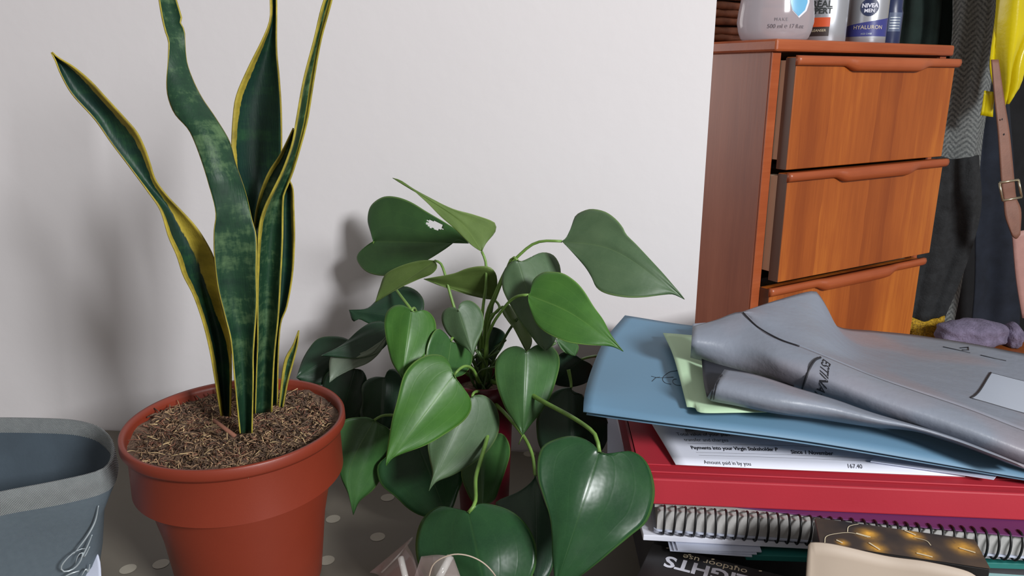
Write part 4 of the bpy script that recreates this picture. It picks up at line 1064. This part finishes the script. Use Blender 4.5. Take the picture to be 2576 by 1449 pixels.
# green note
GN = Surf([[(1728,1024,0.166),(1748,1026,0.166),(1764,1038,0.1665),(1850,1038,0.166),(1960,1036,0.163)], [(1708,944,0.172),(1730,944,0.171),(1760,945,0.169),(1850,946,0.168),(1960,950,0.164)],
           [(1690,885,0.173),(1720,886,0.172),(1760,888,0.170),(1850,890,0.168),(1960,890,0.164)], [(1668,838,0.174),(1700,840,0.172),(1745,844,0.168),(1850,850,0.166),(1960,860,0.162)]], 24, 16)
tag(GN.obj('green_note', m_green_p, None, 0.0004), 'pale green paper sheet lying on the blue folder', 'paper')
# white packet behind the mailer at the wall corner
tag(Surf([[(1742,815,0.66),(1775,812,0.66)], [(1748,838,0.652),(1790,836,0.652)]], 6, 4).obj('white_packet', m_white2, None, 0.001), 'tiny white packet corner behind the grey mailer', 'packet')
# grey mailer bag
bag = thing('grey_mailer', 'grey plastic mailing bag folded over itself on top of the pile', 'mailing bag', at(2200, 1000, 0.56)-Vector((0,0,0.02)))
row0 = [(1742,822,0.580),(1800,806,0.590),(1867,785,0.600),(1908,825,0.575),(1961,852,0.557),(2050,887,0.540),(2212,953,0.520),(2425,1026,0.500),(2576,1084,0.487),(2800,1165,0.475)]
rowb = [(1737,899,0.575),(1762,906,0.568),(1800,919,0.560),(1854,941,0.553),(1934,965,0.541),(2015,988,0.530),(2091,1013,0.520),(2182,1047,0.509),(2304,1086,0.497),(2430,1126,0.483),(2576,1180,0.470),(2800,1255,0.455)]
def midrow(a, b, n, t, dy, dpy=0):
    A_ = catmull(a, n); B_ = catmull(b, n)
    return [tuple(Vector(p).lerp(q, t)+Vector((0, dpy, dy))) for p, q in zip(A_, B_)]
RB = Surf([row0, midrow(row0, rowb, 9, 0.2, -0.012), midrow(row0, rowb, 9, 0.5, -0.020), midrow(row0, rowb, 9, 0.8, -0.013), rowb], 60, 20)
RB.obj('front_roll', m_bag, bag, 0.0007)
topr = [(1867,785,0.602),(1950,757,0.632),(2040,733,0.662),(2062,745,0.668),(2082,778,0.676),(2108,822,0.70),(2200,833,0.735),(2300,843,0.745),(2450,866,0.718),(2576,890,0.700),(2800,925,0.67)]
botr = [(1867,788,0.604),(1908,827,0.580),(1961,854,0.562),(2050,889,0.544),(2130,920,0.534),(2212,955,0.524),(2425,1028,0.504),(2576,1086,0.490),(2800,1167,0.478)]
MB_ = Surf([topr, midrow(topr, botr, 9, 0.35, -0.004), midrow(topr, botr, 9, 0.7, -0.004), botr], 60, 20)
MB_.obj('main_panel', m_bag, bag, 0.0007)
lowt = [(1822,930,0.183),(1900,943,0.181),(2000,975,0.177),(2100,1005,0.170),(2200,1040,0.164),(2400,1100,0.150),(2576,1170,0.139)]
lowb = [(1779,1000,0.1735),(1794,1009,0.1725),(1854,1020,0.171),(1948,1039,0.168),(2050,1052,0.161),(2182,1072,0.155),(2334,1092,0.149),(2576,1178,0.137)]
RL_ = Surf([lowt, midrow(lowt, lowb, 8, 0.3, 0.008), midrow(lowt, lowb, 8, 0.7, 0.007), lowb], 50, 14)
RL_.obj('lower_roll', m_bag, bag, 0.0007)
Surf([[(1765,903,0.178),(1800,915,0.177),(1900,942,0.175),(2000,970,0.170)], [(1770,960,0.1755),(1800,962,0.175),(1850,970,0.174),(1960,1000,0.167)], [(1779,1001,0.1725),(1800,1004,0.1715),(1850,1010,0.170),(1960,1025,0.165)]], 20, 8).obj('dark_lining', m_bagin, bag, 0.0005)
# seam line along the flap, lettering, window
pp = []
P = catmull([onsurf(RB, *p, d=0.0012) for p in [(1869,789),(1882,803),(1908,828),(1961,855),(2010,874)]], 24); pp.append(tube_data(P, 0.0006, 5))
arc = [(2063,902),(2050,908),(2038,925),(2028,950),(2020,975),(2017,990)]
P = catmull([onsurf(RB, *p, d=0.0010) for p in arc], 20); pp.append(tube_data(P, 0.0009, 5))
for dx in (0, 7):
    P = catmull([onsurf(RL_, *p, d=0.0008) for p in [(1809+dx,945),(1798+dx,965),(1792+dx,985),(1789+dx,1003)]], 10); pp.append(tube_data(P, 0.0004, 5))
joined('printed_lines', pp, m_ink, bag)
# text runs down the roll; a local frame on RB
ua, va = 0.0, 0.0
def rb_uv(px, py):
    cu, cv, w_ = 0.5, 0.5, 0.5
    for it in range(8):
        bb = None
        for i in range(-6, 7):
            for j in range(-6, 7):
                u = min(1, max(0, cu+w_*i/6)); v = min(1, max(0, cv+w_*j/6))
                q = RB.pt(u, v)-Vector((0, 0, H)); zc = q.y*cp-q.z*sp
                e = (CX+F*q.x/zc-px)**2+(CY-F*(q.y*sp+q.z*cp)/zc-py)**2
                if bb is None or e < bb[0]: bb = (e, u, v)
        cu, cv = bb[1], bb[2]; w_ *= 0.35
    return Vector((cu, cv))
t0 = rb_uv(2074, 903); t1 = rb_uv(2040, 990); tw = rb_uv(2092, 916)
ex = (t1-t0); ey = (tw-t0)
V, Fc = text_data('ESTINATAIRE', 1.0, bold=0.015, sub=2)
# keep to the visible length: letters "ESTINAT" span t0 -> t1
xs = [v.x for v in V]; tot = max(xs)
def tmap(x, y):
    s = x/tot/0.72+0.03
    p = t0+ex*s+ey*((y+0.0)*1.5+0.35)
    return p
keep = []
VV = [tmap(v.x, v.y) for v in V]
FF = [f for f in Fc if all(0.02 <= VV[i].y <= 0.985 for i in f)]
link('lettering', mesh_of([RB.off(p.x, min(0.99, max(0.01, p.y)), 0.0005) for p in VV], FF), m_ink, bag, smooth=False)
# address window patch
def uv_of(S, px, py):
    cu, cv, w_ = 0.5, 0.5, 0.5
    for it in range(8):
        bb = None
        for i in range(-6, 7):
            for j in range(-6, 7):
                u = min(1, max(0, cu+w_*i/6)); v = min(1, max(0, cv+w_*j/6))
                q = S.pt(u, v)-Vector((0, 0, H)); zc = q.y*cp-q.z*sp
                e = (CX+F*q.x/zc-px)**2+(CY-F*(q.y*sp+q.z*cp)/zc-py)**2
                if bb is None or e < bb[0]: bb = (e, u, v)
        cu, cv = bb[1], bb[2]; w_ *= 0.35
    return Vector((cu, cv))
c0, c1, c2, c3 = uv_of(MB_, 2442, 1003), uv_of(MB_, 2492, 939), uv_of(MB_, 2640, 975), uv_of(MB_, 2630, 1054)
def cpos(a_, b_, d): 
    q = c0.lerp(c3, a_).lerp(c1.lerp(c2, a_), b_); return MB_.off(q.x, q.y, d)
WP = Surf([[cpos(i/6, j/4, 0.0006) for i in range(7)] for j in range(5)], 12, 6, world=True)
WP.obj('address_patch', m_label, bag, 0.0)
pp = []
for fa, w_ in ((lambda t: (0.0, t), 0.0009), (lambda t: (t, 1.0), 0.0004), (lambda t: (t, 0.0), 0.0004)):
    pp.append(tube_data([cpos(*fa(i/8), 0.0005) for i in range(9)], w_, 6))
for s in ([(2372,874),(2400,880),(2440,889)], [(2415,877),(2436,875),(2436,882),(2420,882)], [(2466,895),(2500,903),(2530,909)]):
    P = [onsurf(MB_, *p, d=0.0006) for p in s]; pp.append(tube_data(P, 0.0006, 5))
joined('printed_frame', pp, m_ink, bag)

# ------------------------------------------------------------------ box of lights, lower right
def obox(name, label, px1, px2, depth, z0, z1, m):
    a = at(px1[0], px1[1], z1); b_ = at(px2[0], px2[1], z1); e1 = (b_-a).normalized(); e2 = Vector((e1.y, -e1.x, 0))
    if e2.y > 0: e2 = -e2
    L = (b_-a).length
    root = thing(name, label, 'box', (a.x+e1.x*L/2+e2.x*depth/2, a.y+e1.y*L/2+e2.y*depth/2, z0))
    q = [a, b_, b_+e2*depth, a+e2*depth]
    prism('carton', m, [(p.x, p.y) for p in q], z0, z1, root, 0.0006)
    return root, a, e1, e2, L
root, a, e1, e2, L = obox('lights_box', 'black string-light carton with upside-down cream lettering, lower right', (1640,1366), (2030,1462), 0.05, 0.0005, 0.066, m_blackcard)
a0 = math.atan2(-e1.y, -e1.x)
def lmap(ox, oy, zz=0.00015):
    # text rotated half a turn: x runs against e1, y runs along e2 (towards the viewer)
    return lambda x, y: a+e1*(ox-x)+e2*(oy+y)+Vector((0, 0, zz))
print_text('lettering', 'LIGHTS', 0.0175, lmap(0.0705, 0.0165), m_white, root, bold=0.0005)
print_text('lettering', 'outdoor use', 0.0088, lmap(0.068, 0.0065), m_creamprint, root)
for k in range(7):
    p = a+e1*(0.012+k*0.016)+e2*(0.002+0.0015*(k % 2))
    V = [p+Vector((0.0012*math.cos(t), 0.0007*math.sin(t), 0.0004)) for t in [6.283*i/8 for i in range(8)]]
    link('printed_light', mesh_of(V, [tuple(range(8))]), m_creamprint, root, smooth=False)
# picture box
def glow_mat():
    q = N('warm_lights_print'); v = q.coord()
    base = q.ramp(q.noise(v, 25, 4), [(0.3, lin((40,38,42))), (0.75, lin((92,74,60)))])
    col = base
    pic = [((2185,1344), 0.011), ((2205,1378), 0.010), ((2295,1346), 0.010), ((2322,1392), 0.012), ((2425,1378), 0.013), ((2120,1365), 0.006)]
    for (px, py), rr in pic:
        p = at(px, py, 0.1165)
        s = q.n('ShaderNodeVectorMath', operation='DISTANCE'); q.l(v, s.inputs[0]); s.inputs[1].default_value = p-GB
        f = q.math('SUBTRACT', 1.0, q.math('MINIMUM', q.math('DIVIDE', s.outputs['Value'], rr), 1.0))
        f = q.math('MULTIPLY', q.math('POWER', f, 2.2), q.math('MULTIPLY', q.noise(v, 220, 3), 2.0))
        f = q.math('MINIMUM', f, 1.0)
        col = q.mix(f, col, lin((238,176,70)))
    q.col(col); q.set(Roughness=0.35); return q.m
root, a, e1, e2, L = obox('picture_box', 'carton printed with glowing warm fairy lights, in front of the coils', (2050,1303), (2452,1359), 0.030, 0.0005, 0.116, m_blackcard)
GB = Vector((0, 0, 0))
gm = glow_mat()
q_ = [a, a+e1*L, a+e1*(L)+e2*0.030, a+e2*0.030]
V = [p+Vector((0, 0, 0.0004)) for p in q_]
link('printed_picture', mesh_of(V, [(0, 1, 2, 3)]), gm, root, smooth=False)
pp = []
for s in ([(2075,1366),(2078,1350),(2100,1343),(2140,1340),(2185,1352)], [(2132,1338),(2136,1324),(2160,1318)], [(2300,1352),(2330,1360),(2342,1372)]):
    P = catmull([at(x, y, 0.1168) for x, y in s], 16); pp.append(ribbon(P, 0.0005, Vector((0, 0, 1))))
for (px, py), dx, dy in (((2172,1346), 18, 5), ((2290,1340), 14, 6), ((2200,1374), 14, 9), ((2326,1396), 20, 5), ((2434,1384), 20, 6), ((2112,1362), 8, 4)):
    P = [at(px+dx*t, py+dy*t, 0.1169) for t in (-1, -0.4, 0.3, 1)]; pp.append(ribbon(P, 0.0011, Vector((0, 0, 1))))
joined('printed_wire', pp, m_creamprint, root)
# beige card in front
BC = Surf([[(2034,1372,0.386),(2042,1365,0.386),(2100,1370,0.384),(2230,1399,0.380),(2330,1413,0.376),(2430,1436,0.372),(2472,1462,0.37)],
           [(2030,1420,0.384),(2045,1420,0.384),(2100,1424,0.382),(2230,1445,0.378),(2330,1460,0.374),(2430,1480,0.370),(2476,1500,0.368)],
           [(2022,1560,0.378),(2045,1560,0.378),(2100,1560,0.376),(2230,1565,0.372),(2330,1570,0.368),(2430,1575,0.364),(2480,1580,0.362)],
           [(2014,1760,0.368),(2045,1760,0.368),(2100,1760,0.366),(2230,1765,0.362),(2330,1770,0.358),(2430,1775,0.354),(2484,1780,0.352)]], 40, 12)
tag(BC.obj('beige_card', m_beige, None, 0.0012), 'blank beige card standing curved in front of the picture carton', 'card')
pslab('aqua_booklet', flat('aqua_card', (150,190,190), 0.5, 0.05, 20, 0.03), [(2480,1440),(2640,1450),(2640,1520),(2490,1520)], 0.0705, 0.073, 'pale aqua booklet at the bottom right corner', 'booklet')

# ------------------------------------------------------------------ clear packaging, bottom centre
pk = thing('clear_packaging', 'crumpled clear plastic packaging lying below the trailing leaves', 'packaging', at(1020, 1449, 0.0))
Surf([[(1036,1352,0.50),(1026,1372,0.49),(1040,1400,0.47),(1060,1470,0.44)], [(985,1395,0.505),(990,1410,0.49),(1005,1430,0.47),(1020,1480,0.45)], [(930,1440,0.505),(950,1445,0.50),(960,1460,0.48),(980,1490,0.46)]], 16, 10).obj('film_sheet', m_film, pk, 0.0004)
Surf([[(1060,1400,0.455),(1100,1396,0.45),(1140,1400,0.45)], [(1040,1460,0.44),(1100,1450,0.43),(1160,1455,0.43)]], 12, 8).obj('film_sheet', m_film, pk, 0.0004)
tube('clear_rod', [at(1008,1402,0.455), at(1024,1470,0.44)], 0.0022, m_tubeclear, pk, 10)
tube('clear_rod', [at(1133,1400,0.44), at(1095,1470,0.425)], 0.0026, m_tubeclear, pk, 10)
tube('film_edge', [at(1038,1352,0.50), at(1020,1376,0.495), at(1000,1400,0.485), at(960,1440,0.49)], 0.0007, m_tubeclear, pk, 6, None, 12)
wr = thing('thin_wire', 'thin pale wire looping over the clear packaging at the bottom', 'wire', at(1150, 1449, 0.405))
tube('wire', [at(1075,1470,0.43), at(1090,1420,0.43), at(1130,1397,0.43), at(1170,1396,0.43), at(1210,1412,0.43), at(1240,1440,0.43), at(1260,1475,0.42)], 0.0005, m_beige, wr, 6, None, 30)
